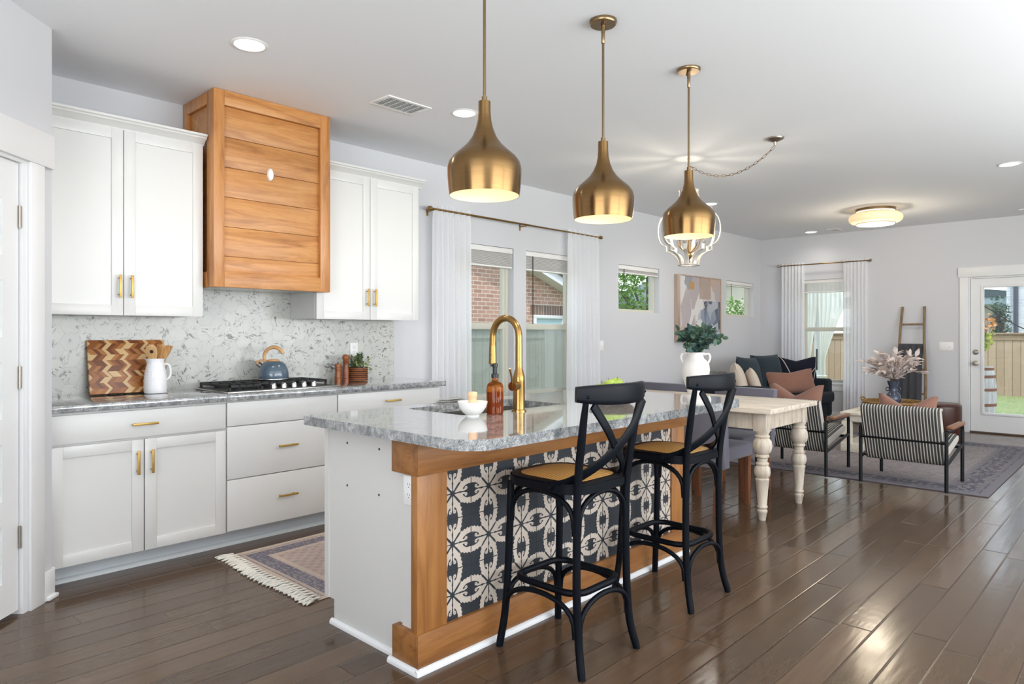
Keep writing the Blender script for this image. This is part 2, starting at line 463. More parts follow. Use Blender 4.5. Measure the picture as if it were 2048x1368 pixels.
def leafmat(name, a_, b_, rough=0.5, tl=0.25):
    t = T(name); nz = t.noise(scale=11, detail=2)
    cc = t.ramp(nz, [(0.35, a_), (0.65, b_)])
    n = t.nt.nodes.new('ShaderNodeBsdfPrincipled'); t.link(cc, n.inputs['Base Color']); n.inputs['Roughness'].default_value = rough
    l = t.nt.nodes.new('ShaderNodeBsdfTranslucent'); t.link(cc, l.inputs[0])
    m = t.nt.nodes.new('ShaderNodeMixShader'); m.inputs[0].default_value = tl
    t.nt.links.new(n.outputs[0], m.inputs[1]); t.nt.links.new(l.outputs[0], m.inputs[2]); t.nt.links.new(m.outputs[0], t.out.inputs[0])
    return t.m
M['euc'] = leafmat('eucalyptus_leaf', c(74, 104, 104), c(90, 116, 86), 0.5, 0.15)
M['herb'] = leafmat('variegated_leaf', c(62, 92, 42), c(186, 204, 150), 0.5)
M['pink_leaf'] = leafmat('dried_pink_leaf', c(208, 194, 188), c(230, 218, 212), 0.8, 0.1)
M['tree'] = leafmat('tree_leaf', c(62, 112, 30), c(136, 178, 66), 0.5, 0.4)
M['flower'] = leafmat('orange_bloom', c(206, 134, 70), c(228, 178, 120), 0.6)
M['yellowgreen'] = leafmat('yellow_green_leaf', c(140, 164, 40), c(190, 198, 70), 0.5)
M['stem'] = plain('stem_brown', c(92, 76, 58), 0.7)
M['bark'] = plain('tree_bark', c(88, 72, 58), 0.9)
M['apple'] = plain('green_apple', c(140, 166, 62), 0.35)
M['bowl_dark'] = wood_grain('dark_wood_bowl', c(52, 34, 26), c(32, 20, 15), c(72, 48, 36), 0, 0.4)
M['vase_blue'] = plain('blue_grey_glaze', c(64, 70, 86), 0.2)

M['towel_w'] = fabric('white_cotton_fringe', c(226, 222, 212), c(206, 200, 190), 0.95)
# rugs
def rugmat(name, x0, x1, y0, y1, field, field2, bord, bord2, edge_c, bw, mid=None, ps=16, mf=44.0):
    t = T(name); x, y, z = t.xyz()
    dx = (x - x0).min(x1 - x); dy = (y - y0).min(y1 - y); d = dx.min(dy)
    nz = t.noise(t.scale(t.obj(), 1, 1, 1), 55, 5, 0.75); nb = t.noise(t.scale(t.obj(), 1.0, 2.6, 1.0), 5, 7, 0.8, 0.8)
    st = t.noise(t.scale(t.obj(), 4, 30, 1), 3, 4, 0.7)
    pat = t.voro(t.obj(), ps, 'F1', 0.6)
    mot = (((x + nz * 0.03) * mf).sin() * ((y + nz * 0.03) * mf).sin())
    f = t.mix((nb - 0.3).max(0.0) * 1.6, field, field2)
    if mid: f = t.mix(((d - bw * 2.2) * 9.0).max(0.0).min(1.0) * 0.85, f, t.mix(mot > 0.15, mid, field2))
    f = t.mix((mot > 0.3) * (0.30 if mid else 0.06), f, bord)
    f = t.mix((st - 0.48).max(0.0) * 2.2, f, bord)
    bb = t.mix((pat < 0.36) * 0.5, bord, bord2)
    bb = t.mix((nz - 0.45).max(0.0) * 2.0, bb, bord2)
    inb = (d < bw) 
    col = t.mix(inb, f, bb)
    col = t.mix((((d - bw).abs() < bw * 0.10).max(((d - bw * 0.32).abs() < bw * 0.06))) * 0.8, col, edge_c)
    col = t.mix((d < bw * 0.22), col, edge_c)
    col = t.mix((nz - 0.5).max(0.0) * 1.3, col, bord2)
    return t.pr(col, 0.95, normal=t.bump(nz, 0.4, 0.003))
# ------------------------------------------------------------------ mesh helpers
def chain(o):
    m = Matrix.Identity(4)
    while o:
        m = Matrix.LocRotScale(o.location, o.rotation_euler, o.scale) @ m
        o = o.parent
    return m

class MB:
    def __init__(s): s.bm = bmesh.new()
    def _new(s, geom_fn):
        before = len(s.bm.verts)
        geom_fn(); s.bm.verts.ensure_lookup_table()
        return s.bm.verts[before:]
    def box(s, x0, x1, y0, y1, z0, z1, bev=0.0, seg=2):
        vs = [s.bm.verts.new((x, y, z)) for z in (z0, z1) for x, y in ((x0, y0), (x1, y0), (x1, y1), (x0, y1))]
        q = [(3, 2, 1, 0), (4, 5, 6, 7), (0, 1, 5, 4), (1, 2, 6, 5), (2, 3, 7, 6), (3, 0, 4, 7)]
        fs = [s.bm.faces.new([vs[i] for i in f]) for f in q]
        if bev > 0:
            es = list({e for f in fs for e in f.edges})
            bmesh.ops.bevel(s.bm, geom=es, offset=bev, segments=seg, profile=0.5, affect='EDGES')
        return s
    def obox(s, M4, hx, hy, z0, z1, bev=0.0, seg=2):
        """box in a local frame given by a matrix"""
        n = len(s.bm.verts); s.box(-hx, hx, -hy, hy, z0, z1, bev, seg); s.bm.verts.ensure_lookup_table()
        for v in s.bm.verts[n:]: v.co = M4 @ v.co
        return s
    def prism(s, pts, plane, a, b, bev=0.0):
        """polygon (2d) extruded between a and b; plane 'xy' 'xz' 'yz'"""
        def P(u, v, w):
            return {'xy': (u, v, w), 'xz': (u, w, v), 'yz': (w, u, v)}[plane]
        lo = [s.bm.verts.new(P(u, v, a)) for u, v in pts]; hi = [s.bm.verts.new(P(u, v, b)) for u, v in pts]
        n = len(pts); fs = [s.bm.faces.new(lo), s.bm.faces.new(hi[::-1])]
        for i in range(n):
            j = (i + 1) % n; fs.append(s.bm.faces.new((lo[j], lo[i], hi[i], hi[j])))
        bmesh.ops.recalc_face_normals(s.bm, faces=fs)
        if bev > 0:
            bmesh.ops.bevel(s.bm, geom=list({e for f in fs[:2] for e in f.edges}), offset=bev, segments=2, profile=0.5, affect='EDGES')
        return s
    def lathe(s, prof, cx=0, cy=0, n=32, mat4=None, cap=True):
        rings = []
        for r, z in prof:
            if r < 1e-5:
                rings.append([s.bm.verts.new((cx, cy, z))])
            else:
                rings.append([s.bm.verts.new((cx + r * math.cos(2 * PI * k / n), cy + r * math.sin(2 * PI * k / n), z)) for k in range(n)])
        for a, b in zip(rings, rings[1:]):
            if len(a) == 1 and len(b) == 1: continue
            for k in range(n):
                j = (k + 1) % n
                if len(a) == 1: s.bm.faces.new((a[0], b[j], b[k]))
                elif len(b) == 1: s.bm.faces.new((a[k], a[j], b[0]))
                else: s.bm.faces.new((a[k], a[j], b[j], b[k]))
        if cap:
            if len(rings[0]) > 1: s.bm.faces.new(rings[0][::-1])
            if len(rings[-1]) > 1: s.bm.faces.new(rings[-1])
        if mat4:
            for rg in rings:
                for v in rg: v.co = mat4 @ v.co
        return s
    def tube(s, pts, r, n=10, closed=False, flat=None, up=None, cap=True, fs=None):
        """sweep a round (or flat=(half width, half thickness)) section along points; r number or list"""
        pts = [Vector(p) for p in pts]; m = len(pts)
        rs = r if isinstance(r, (list, tuple)) else [r] * m
        rings = []; prev = None
        for i, p in enumerate(pts):
            if closed: tg = (pts[(i + 1) % m] - pts[i - 1])
            else: tg = pts[min(i + 1, m - 1)] - pts[max(i - 1, 0)]
            tg.normalize()
            if up is not None: ref = Vector(up)
            elif prev is not None: ref = prev
            else: ref = Vector((0, 0, 1)) if abs(tg.z) < 0.9 else Vector((1, 0, 0))
            nn = ref - tg * ref.dot(tg)
            if nn.length < 1e-6: nn = tg.orthogonal()
            nn.normalize(); bb = tg.cross(nn); prev = nn
            ring = []
            for k in range(n):
                a = 2 * PI * k / n
                if flat:
                    ca, sa = math.cos(a), math.sin(a)
                    e = 0.45
                    u = flat[0] * (fs[i] if fs else 1.0) * math.copysign(abs(ca) ** e, ca); v = flat[1] * math.copysign(abs(sa) ** e, sa)
                    ring.append(s.bm.verts.new(p + bb * u + nn * v))
                else:
                    ring.append(s.bm.verts.new(p + (nn * math.cos(a) + bb * math.sin(a)) * rs[i]))
            rings.append(ring)
        prs = list(zip(rings, rings[1:])) + ([(rings[-1], rings[0])] if closed else [])
        for a, b in prs:
            for k in range(n):
                j = (k + 1) % n; s.bm.faces.new((a[k], a[j], b[j], b[k]))
        if not closed and cap:
            s.bm.faces.new(rings[0][::-1]); s.bm.faces.new(rings[-1])
        return s
    def cyl(s, p0, p1, r0, r1=None, n=16):
        return s.tube([p0, p1], [r0, r1 if r1 is not None else r0], n)
    def sphere(s, x, y, z, rx, ry=None, rz=None, seg=16, ring=10):
        ry = ry or rx; rz = rz or rx
        prof = [(math.sin(PI * i / ring), -math.cos(PI * i / ring)) for i in range(ring + 1)]
        prof[0] = (0, -1); prof[-1] = (0, 1)
        return s.lathe(prof, 0, 0, seg, Matrix.Translation((x, y, z)) @ Matrix.Diagonal((rx, ry, rz, 1)))
    def sheet(s, fn, nu, nv):
        g = [[s.bm.verts.new(fn(i / nu, j / nv)) for j in range(nv + 1)] for i in range(nu + 1)]
        for i in range(nu):
            for j in range(nv):
                s.bm.faces.new((g[i][j], g[i + 1][j], g[i + 1][j + 1], g[i][j + 1]))
        return s
    def cushion(s, w, h, th, mat4, n=16, chop=0.0, ear=0.06):
        """pillow standing in local xz, thickness along y; bottom centre at origin"""
        def P(side):
            def f(u, v):
                a = 2 * u - 1; b = 2 * v - 1
                ta = max(0.0, 1 - abs(a) ** 2.4); tb = max(0.0, 1 - abs(b) ** 2.4)
                t_ = th * 0.5 * (ta * tb) ** 0.5
                pin = 1 - ear * (1 - b * b) * abs(a) ** 1.5; pinz = 1 - ear * (1 - a * a) * abs(b) ** 1.5
                x = a * w / 2 * pin; z = b * h / 2 * pinz
                if chop and b > 0: z -= chop * b * max(0.0, 1 - abs(a) * 1.25) ** 1.1
                return mat4 @ Vector((x, side * t_, z + h / 2))
            return f
        s.sheet(P(1), n, n); s.sheet(P(-1), n, n)
        bmesh.ops.remove_doubles(s.bm, verts=s.bm.verts[:], dist=0.0004)
        bmesh.ops.recalc_face_normals(s.bm, faces=s.bm.faces[:])
        return s
    def leaf(s, base, d, nrm, L, W, curl=0.15, round_=False):
        d = Vector(d).normalized(); nrm = Vector(nrm); sd = d.cross(nrm)
        if sd.length < 1e-4: sd = d.orthogonal()
        sd.normalize(); nn = sd.cross(d); base = Vector(base)
        prof = [(0, .12), (.18, .8), (.45, 1.0), (.75, .75), (1.0, .05)] if round_ else [(0, .05), (.25, .7), (.5, 1.0), (.78, .55), (1.0, .02)]
        mid = []; lf = []; rt = []
        for q, w in prof:
            cpt = base + d * L * q + nn * (-curl * L * q * q)
            mid.append(s.bm.verts.new(cpt)); lf.append(s.bm.verts.new(cpt + sd * W * w * .5 + nn * W * .10 * w)); rt.append(s.bm.verts.new(cpt - sd * W * w * .5 + nn * W * .10 * w))
        for i in range(len(prof) - 1):
            s.bm.faces.new((mid[i], mid[i + 1], lf[i + 1], lf[i])); s.bm.faces.new((mid[i + 1], mid[i], rt[i], rt[i + 1]))
        return s
    def xf(s, m4):
        for v in s.bm.verts: v.co = m4 @ v.co
        return s
    def build(s, name, mat, parent=None, world=False, smooth=True, angle=38, kind=None, label=None):
        """link as ONE mesh object; world=True: coordinates are world ones, made local to the parent"""
        if parent is not None and world:
            inv = chain(parent).inverted()
            for v in s.bm.verts: v.co = inv @ v.co
        me = bpy.data.meshes.new(name)
        s.bm.to_mesh(me); s.bm.free()
        me.materials.append(M[mat] if isinstance(mat, str) else mat)
        if smooth:
            me.polygons.foreach_set('use_smooth', [True] * len(me.polygons))
            me.set_sharp_from_angle(angle=R(angle))
        o = bpy.data.objects.new(name, me); COL.objects.link(o)
        if parent is not None: o.parent = parent
        if kind: o['kind'] = kind
        if label: o['label'] = label
        return o

def thing(name, label, cat, loc=(0, 0, 0), rotz=0, group=None):
    o = bpy.data.objects.new(name, None); COL.objects.link(o)
    o.empty_display_size = 0.1
    o.location = loc; o.rotation_euler = (0, 0, rotz); o['label'] = label; o['category'] = cat
    if group: o['group'] = group
    return o

def solo(mb, name, mat, label, cat, group=None, **kw):
    """a thing that is one mesh: origin at its base centre"""
    vs = [v.co for v in mb.bm.verts]
    b = Vector(((min(v.x for v in vs) + max(v.x for v in vs)) / 2, (min(v.y for v in vs) + max(v.y for v in vs)) / 2, min(v.z for v in vs)))
    for v in mb.bm.verts: v.co -= b
    o = mb.build(name, mat, **kw); o.location = b
    o['label'] = label; o['category'] = cat
    if group: o['group'] = group
    return o

def struct(mb, name, mat, parent=None, **kw):
    o = mb.build(name, mat, parent, **kw); o['kind'] = 'structure'; return o

def copy_thing(root, loc, rotz=None, label=None):
    r = root.copy(); COL.objects.link(r); r.location = loc
    if rotz is not None: r.rotation_euler = (0, 0, rotz)
    if label: r['label'] = label
    for ch in root.children:
        k = ch.copy(); COL.objects.link(k); k.parent = r
        for g in ch.children:
            d = g.copy(); COL.objects.link(d); d.parent = k
    return r

def spline(pts, n=8):
    """Catmull-Rom through points"""
    P = [Vector(p) for p in pts]; P = [P[0] * 2 - P[1]] + P + [P[-1] * 2 - P[-2]]
    out = []
    for i in range(1, len(P) - 2):
        for k in range(n):
            t_ = k / n; a, b, c_, d = P[i - 1:i + 3]
            out.append(0.5 * ((2 * b) + (c_ - a) * t_ + (2 * a - 5 * b + 4 * c_ - d) * t_ ** 2 + (3 * b - a - 3 * c_ + d) * t_ ** 3))
    out.append(P[-2]); return out

# ------------------------------------------------------------------ the room
YW, XF, CH = 4.565, 10.5, 2.743     # window wall, far wall, ceiling height
YR, XR = -2.8, -2.4                 # unseen right and rear walls, with openings added to let light in

b = MB(); b.box(XR - .1, XF + .14, YR - .1, YW + .14, -0.12, 0); struct(b, 'floor', 'floor')
b = MB(); b.box(XR - .1, XF + .14, YR - .1, YW + .14, CH, CH + 0.12); struct(b, 'ceiling', 'ceiling')

def holed(name, axis, fixed, th, u0, u1, z0, z1, holes, mat):
    """wall with rectangular openings (u0,u1,z0,z1)"""
    us = sorted({u0, u1} | {h[0] for h in holes} | {h[1] for h in holes})
    b = MB()
    for a0, a1 in zip(us, us[1:]):
        zs = [(z0, z1)]
        for h in holes:
            if h[0] < (a0 + a1) / 2 < h[1]:
                zs = [q for s0, s1 in zs for q in ((s0, min(s1, h[2])), (max(s0, h[3]), s1)) if q[1] - q[0] > 1e-4]
        for s0, s1 in zs:
            if axis == 'y': b.box(a0, a1, fixed, fixed + th, s0, s1)
            else: b.box(fixed, fixed + th, a0, a1, s0, s1)
    return struct(b, name, mat, smooth=False)

W1 = (4.04, 4.835, 0.66, 2.10); W2 = (5.015, 5.81, 0.66, 2.10)
W3 = (6.61, 7.50, 1.53, 2.085); W4 = (9.33, 10.24, 1.525, 2.05)
holed('wall_back', 'y', YW, 0.14, XR, XF + .14, 0, CH, [W1, W2, W3, W4], 'wall')
W5 = (3.19, 3.95, 0.56, 2.08); DR = (0.86, 1.80, 0.0, 2.0)
holed('wall_far', 'x', XF, 0.14, YR, YW, 0, CH, [W5, DR], 'wall')
# unseen walls; their unglazed openings are added for the sky light
holed('wall_right', 'y', YR - .1, 0.1, XR, XF, 0, CH, [(0.3, 3.0, 0.25, 2.4), (3.3, 6.0, 0.25, 2.4), (6.3, 9.0, 0.25, 2.4)], 'wall')
holed('wall_rear', 'x', XR - .1, 0.1, YR, YW, 0, CH, [(-2.2, 1.6, 0.25, 2.4)], 'wall')

# pantry corner: wall at 45 degrees with a panelled door
PC = Vector((0.862, 3.882, 0)); PD = Vector((-.70711, -.70711, 0)); PN = Vector((.70711, -.70711, 0))
PM = Matrix(((PD.x, -PN.x, 0, PC.x), (PD.y, -PN.y, 0, PC.y), (0, 0, 1, 0), (0, 0, 0, 1)))   # local x along the wall, local y into the wall
b = MB(); b.box(0, 0.17, 0, 0.12, 0, CH); b.box(0.95, 1.9, 0, 0.12, 0, CH); b.box(0.17, 0.95, 0, 0.12, 2.06, CH)
b.xf(PM); b.box(0.742, 0.862, 3.93, YW, 0, CH)
struct(b, 'wall_pantry', 'wall', smooth=False)
b = MB(); b.box(0.075, 0.170, -0.016, 0.0, 0, 2.06, 0.002); b.box(0.95, 1.03, -0.016, 0, 0, 2.06, 0.002); b.box(0.01, 1.07, -0.020, 0, 2.06, 2.22, 0.002)
b.box(0.170, 0.200, 0.0, 0.12, 0, 2.06); b.box(0.92, 0.95, 0, 0.12, 0, 2.06); b.box(0.20, 0.92, 0, 0.12, 2.045, 2.06)
b.xf(PM); struct(b, 'trim_1', 'trim')
b = MB(); b.box(0.0, 0.075, -0.014, 0.0, 0, 0.14, 0.004); b.box(-0.012, 0.062, -0.03, 0.0, 0, 0.022, 0.008); b.xf(PM); b.box(0.862, 0.876, 3.885, 3.97, 0, 0.14, 0.003)
struct(b, 'baseboard_pantry', 'trim')
# door 2: five horizontal panels
b = MB(); b.box(0.206, 0.918, 0.030, 0.055, 0.022, 2.043)
pz = [(0.145, 0.40), (0.51, 0.765), (0.85, 1.105), (1.21, 1.33), (1.43, 1.68), (1.775, 1.945)]
pz = [(0.17 + k * 0.362, 0.17 + k * 0.362 + 0.252) for k in range(5)]
zz = [0.022] + [q for p_ in pz for q in p_] + [2.043]
b.box(0.206, 0.308, 0.018, 0.031, 0.022, 2.043); b.box(0.816, 0.918, 0.018, 0.031, 0.022, 2.043)
for k in range(0, len(zz), 2): b.box(0.308, 0.816, 0.018, 0.031, zz[k], zz[k + 1])
for z0, z1 in pz:
    b.box(0.335, 0.789, 0.020, 0.032, z0 + .027, z1 - .027, 0.006)
b.xf(PM); d2 = struct(b, 'door_2', 'trim')
for zc in (0.35, 1.073, 1.80):
    b = MB(); b.box(0.186, 0.206, 0.008, 0.024, zc - .047, zc + .047, 0.002); b.cyl((0.206, 0.012, zc - .05), (0.206, 0.012, zc + .05), 0.006, n=10)
    b.box(0.190, 0.196, 0.0065, 0.009, zc - .030, zc - .008); b.box(0.190, 0.196, 0.0065, 0.009, zc + .008, zc + .030)
    b.xf(PM); b.build('hinge', 'nickel', d2, label='satin nickel hinge')

# baseboards on the window and far walls
b = MB()
b.box(3.50, XF, YW - 0.015, YW, 0, 0.13, 0.004); struct(b, 'baseboard_back', 'trim')
b = MB()
for y0, y1 in ((1.90, YW), (YR, 0.76)): b.box(XF - 0.015, XF, y0, y1, 0, 0.13, 0.004)
struct(b, 'baseboard_far', 'trim')

def window(n, axis, fixed, u0, u1, z0, z1, rail=None, screen=False):
    """vinyl frame, sashes and panes set towards the outside of the opening"""
    def bx(b, a0, a1, d0, d1, s0, s1, bev=0.0):
        if axis == 'y': b.box(a0, a1, fixed + d0, fixed + d1, s0, s1, bev)
        else: b.box(fixed + d0, fixed + d1, a0, a1, s0, s1, bev)
    f = MB(); w = 0.038
    bx(f, u0, u0 + w, 0.075, 0.135, z0, z1); bx(f, u1 - w, u1, 0.075, 0.135, z0, z1)
    bx(f, u0 + w, u1 - w, 0.075, 0.135, z0, z0 + w); bx(f, u0 + w, u1 - w, 0.075, 0.135, z1 - w, z1)
    fr = struct(f, 'window_%d' % n, 'vinyl')
    panes = [(z0 + w, z1 - w)]
    if rail:
        s = MB(); bx(s, u0 + w, u1 - w, 0.08, 0.13, rail - .03, rail + .03, 0.003); s.build('meeting_rail', 'vinyl', fr)
        panes = [(z0 + w, rail - .03), (rail + .03, z1 - w)]
        for a, d in ((panes[0][0], 0.083), (panes[1][0], 0.105)):
            pass
        s = MB(); q = 0.03
        for s0, s1 in panes:
            bx(s, u0 + w, u0 + w + q, 0.085, 0.125, s0, s1); bx(s, u1 - w - q, u1 - w, 0.085, 0.125, s0, s1)
        s.build('sash', 'vinyl', fr)
    for k, (s0, s1) in enumerate(panes):
        s = MB(); bx(s, u0 + w, u1 - w, 0.103, 0.107, s0, s1); s.build('pane', 'glass', fr)
    if screen:
        s = MB(); bx(s, u0 + w, u1 - w, 0.128, 0.129, panes[0][0], panes[0][1]); s.build('insect_screen', 'screen', fr)
    return fr
w1 = window(1, 'y', YW, *W1, rail=1.345, screen=True)
w2 = window(2, 'y', YW, *W2, rail=1.345, screen=True)
window(3, 'y', YW, *W3)
window(4, 'y', YW, *W4)
w5 = window(5, 'x', XF, *W5, rail=1.34)
b = MB(); b.box(XF - .04, XF + .07, W5[0] - .06, W5[1] + .06, 0.53, 0.56, 0.004); b.box(XF - .018, XF, W5[0] - .04, W5[1] + .04, 0.44, 0.53, 0.003)
struct(b, 'trim_2', 'trim')
b = MB()
for q in (W1, W2): b.box(q[0] - .03, q[1] + .03, YW - .03, YW + .07, q[2] - .025, q[2], 0.004)
struct(b, 'trim_3', 'trim')

# patio door
b = MB(); b.box(XF - .02, XF, 1.80, 1.895, 0, 2.01, 0.003); b.box(XF - .02, XF, 0.765, 0.86, 0, 2.01, 0.003); b.box(XF - .028, XF, 0.745, 1.912, 2.005, 2.135, 0.003)
b.box(XF, XF + .14, 1.785, 1.80, 0, 2.0); b.box(XF, XF + .14, 0.86, 0.875, 0, 2.0); b.box(XF, XF + .14, 0.875, 1.785, 1.985, 2.0)
struct(b, 'trim_4', 'trim')
b = MB(); D0, D1 = 0.878, 1.780; G0, G1, GZ0, GZ1 = 1.02, 1.638, 0.262, 1.865
b.box(XF + .02, XF + .065, D0, G0, 0.018, 1.982); b.box(XF + .02, XF + .065, G1, D1, 0.018, 1.982)
b.box(XF + .02, XF + .065, G0, G1, 0.018, GZ0); b.box(XF + .02, XF + .065, G0, G1, GZ1, 1.982)
for y0, y1, z0, z1 in ((G0 - .03, G0, GZ0 - .03, GZ1 + .03), (G1, G1 + .03, GZ0 - .03, GZ1 + .03), (G0, G1, GZ0 - .03, GZ0), (G0, G1, GZ1, GZ1 + .03)):
    b.box(XF + .008, XF + .021, y0, y1, z0, z1, 0.004)
d1 = struct(b, 'door_1', 'trim')
b = MB(); b.box(XF + .04, XF + .046, G0, G1, GZ0, GZ1); b.build('pane', 'glass', d1)
for zc, nm in ((1.037, 'deadbolt'), (0.893, 'door_knob')):
    b = MB()
    mt = Matrix.Translation((XF + .02, 1.724, zc)) @ Matrix.Rotation(R(-90), 4, 'Y')
    if nm == 'deadbolt': b.lathe([(0, 0), (.033, 0), (.033, .008), (.024, .014), (.022, .022), (0, .024)], n=20, mat4=mt)
    else: b.lathe([(0, 0), (.034, 0), (.034, .008), (.014, .014), (.013, .036), (.026, .044), (.031, .058), (.026, .070), (0, .074)], n=20, mat4=mt)
    b.build(nm, 'nickel', d1, label='satin nickel ' + nm.replace('_', ' '))
b = MB(); b.box(XF - .01, XF + .10, 0.875, 1.785, 0, 0.018, 0.003); b.build('threshold', 'bark', d1)

# backsplash
b = MB(); b.box(0.866, 3.393, YW - .009, YW, 0.914, 1.377); b.box(1.70, 2.53, YW - .009, YW, 1.377, 1.70)
struct(b, 'wall_backsplash', 'hex')

# ------------------------------------------------------------------ cabinets
def bar_handle(parent, p, length, vert, face):
    """brass bar pull; p is its centre on the door face (world), face is the y of the face"""
    x, z = p; b = MB(); h = length / 2; y = face - .030
    if vert:
        b.box(x - .006, x + .006, y - .005, y + .005, z - h, z + h, 0.001)
        for s in (-1, 1): b.box(x - .004, x + .004, y, face, z + s * (h - .018) - .004, z + s * (h - .018) + .004)
    else:
        b.box(x - h, x + h, y - .005, y + .005, z - .006, z + .006, 0.001)
        for s in (-1, 1): b.box(x + s * (h - .018) - .004, x + s * (h - .018) + .004, y, face, z - .004, z + .004)
    return b.build('handle', 'handle_brass', parent, world=True, label='brushed brass bar handle')

def shaker(name, parent, x0, x1, z0, z1, yf, st=0.058, th=0.02):
    b = MB()
    b.box(x0, x0 + st, yf, yf + th, z0, z1, 0.0012); b.box(x1 - st, x1, yf, yf + th, z0, z1, 0.0012)
    b.box(x0 + st, x1 - st, yf, yf + th, z0, z0 + st, 0.0012); b.box(x0 + st, x1 - st, yf, yf + th, z1 - st, z1, 0.0012)
    b.box(x0 + st - .002, x1 - st + .002, yf + .009, yf + th, z0 + st - .002, z1 - st + .002)
    return b.build(name, 'cab', parent, world=True)

def slab(name, parent, x0, x1, z0, z1, yf, th=0.02):
    b = MB(); b.box(x0, x1, yf, yf + th, z0, z1, 0.0015); return b.build(name, 'cab', parent, world=True)

def upper(x0, x1, split, hx, label, cx0, cx1, left_side):
    t_ = thing('wall_cabinet', label, 'cabinet', ((x0 + x1) / 2, 4.39, 1.376))
    b = MB(); b.box(x0, x1, 4.222, YW - .012, 1.378, 2.415); b.build('carcass', 'cab', t_, world=True)
    b = MB()
    prof = [(4.215, 2.412), (4.215, 2.42), (4.203, 2.428), (4.198, 2.436), (4.175, 2.448), (4.172, 2.455), (4.160, 2.460), (4.160, 2.472), (4.26, 2.472), (4.26, 2.412)]
    b.prism(prof, 'yz', cx0, cx1)
    b.build('crown_moulding', 'cab', t_, world=True)
    for (a0, a1, h) in ((x0 + .003, split - .002, hx[0]), (split + .002, x1 - .003, hx[1])):
        d = shaker('door', t_, a0, a1, 1.374, 2.412, 4.200)
        bar_handle(d, (h, 1.535), 0.128, True, 4.200)
    return t_
upper(0.866, 1.712, 1.274, (1.250, 1.310), 'white shaker wall cabinet left of the wooden hood', 0.866, 1.722, False)
upper(2.474, 3.368, 2.916, (2.884, 2.948), 'white shaker wall cabinet right of the wooden hood', 2.53, 3.405, True)

def base_cab(x0, x1, label):
    t_ = thing('base_cabinet', label, 'cabinet', ((x0 + x1) / 2, 4.27, 0))
    b = MB(); b.box(x0, x1, 3.987, YW - .01, 0.10, 0.876); b.build('carcass', 'cab', t_, world=True)
    b = MB(); b.box(x0, x1, 4.075, 4.09, 0.02, 0.10); b.build('toe_kick', 'cab2', t_, world=True)
    return t_
k = base_cab(0.866, 1.749, 'white base cabinet with one wide drawer over two doors, below the cutting board')
d = slab('drawer', k, 0.870, 1.745, 0.717, 0.862, 3.965); bar_handle(d, (1.302, 0.789), 0.128, False, 3.965)
d = shaker('door', k, 0.870, 1.301, 0.105, 0.705, 3.965); bar_handle(d, (1.268, 0.585), 0.128, True, 3.965)
d = shaker('door', k, 1.307, 1.745, 0.105, 0.705, 3.965); bar_handle(d, (1.338, 0.585), 0.128, True, 3.965)
k = base_cab(1.749, 2.494, 'white base cabinet with three stacked drawers, under the gas cooktop')
slab('drawer', k, 1.754, 2.489, 0.727, 0.866, 3.965)
for z0, z1 in ((0.414, 0.722), (0.110, 0.408)):
    d = slab('drawer', k, 1.754, 2.489, z0, z1, 3.965); bar_handle(d, (2.128, (z0 + z1) / 2 + .01), 0.128, False, 3.965)
k = base_cab(2.494, 3.385, 'white base cabinet partly hidden behind the island, under pepper mills and potted herb')
d = slab('drawer', k, 2.499, 3.380, 0.727, 0.866, 3.965); bar_handle(d, (2.935, 0.800), 0.128, False, 3.965)
d = shaker('door', k, 2.499, 2.937, 0.108, 0.720, 3.965); bar_handle(d, (2.905, 0.60), 0.128, True, 3.965)
d = shaker('door', k, 2.942, 3.380, 0.108, 0.720, 3.965); bar_handle(d, (2.975, 0.60), 0.128, True, 3.965)
b = MB(); b.prism([(4.075, 0), (4.050, 0), (4.052, .012), (4.060, .02), (4.075, .022)], 'yz', 0.866, 3.385); struct(b, 'trim_5', 'cab2')
b = MB(); b.box(0.864, 3.425, 3.940, YW - .009, 0.876, 0.914, 0.004, 2)
solo(b, 'countertop', 'granite', 'long grey granite countertop along the kitchen wall', 'countertop')

# wooden range hood
hd = thing('range_hood', 'honey wood plank range hood cover reaching the ceiling above the cooktop', 'range hood', (2.12, 4.32, 1.553))
HX0, HX1, HY, HZ0, HZ1 = 1.728, 2.514, 4.088, 1.553, CH - .002
b = MB(); b.box(HX0 + .022, 2.468, 4.125, YW - .01, HZ0 + .02, HZ1); b.build('casing', 'hood_x', hd, world=True)
zs = [1.648, 1.742, 1.922, 2.102, 2.283, 2.466, 2.652]
for z0, z1 in zip(zs, zs[1:]):
    b = MB(); b.box(HX0 + .06, HX1 - .07, 4.112, 4.126, z0 + .0015, z1 - .0015, 0.0015); b.build('plank', 'hood_x', hd, world=True)
b = MB(); b.box(HX0 + .05, HX1 - .05, 4.1255, 4.13, 1.64, 2.66); b.build('backing', 'hood_gap', hd, world=True)
for x0, x1 in ((HX0, HX0 + .064), (HX1 - .074, HX1)):
    b = MB(); b.box(x0, x1, HY, 4.19, HZ0, HZ1, 0.002); b.build('corner_post', 'hood_z', hd, world=True)
for z0, z1 in ((HZ0, 1.648), (2.652, HZ1)):
    b = MB(); b.box(HX0 + .064, HX1 - .074, HY, 4.125, z0, z1, 0.002); b.build('rail', 'hood_x', hd, world=True)
b = MB(); b.box(HX0, HX0 + .022, 4.49, YW - .01, HZ0, HZ1, 0.002); b.box(HX0, HX0 + .022, 4.19, 4.49, 2.665, HZ1, .002); b.box(HX0, HX0 + .022, 4.19, 4.49, HZ0, 1.648, .002)
b.build('side_frame', 'hood_z', hd, world=True)
b = MB(); b.box(HX0 + .05, 2.46, 4.16, YW - .03, HZ0 + .006, HZ0 + .02); b.build('vent_insert', 'steel', hd, world=True)
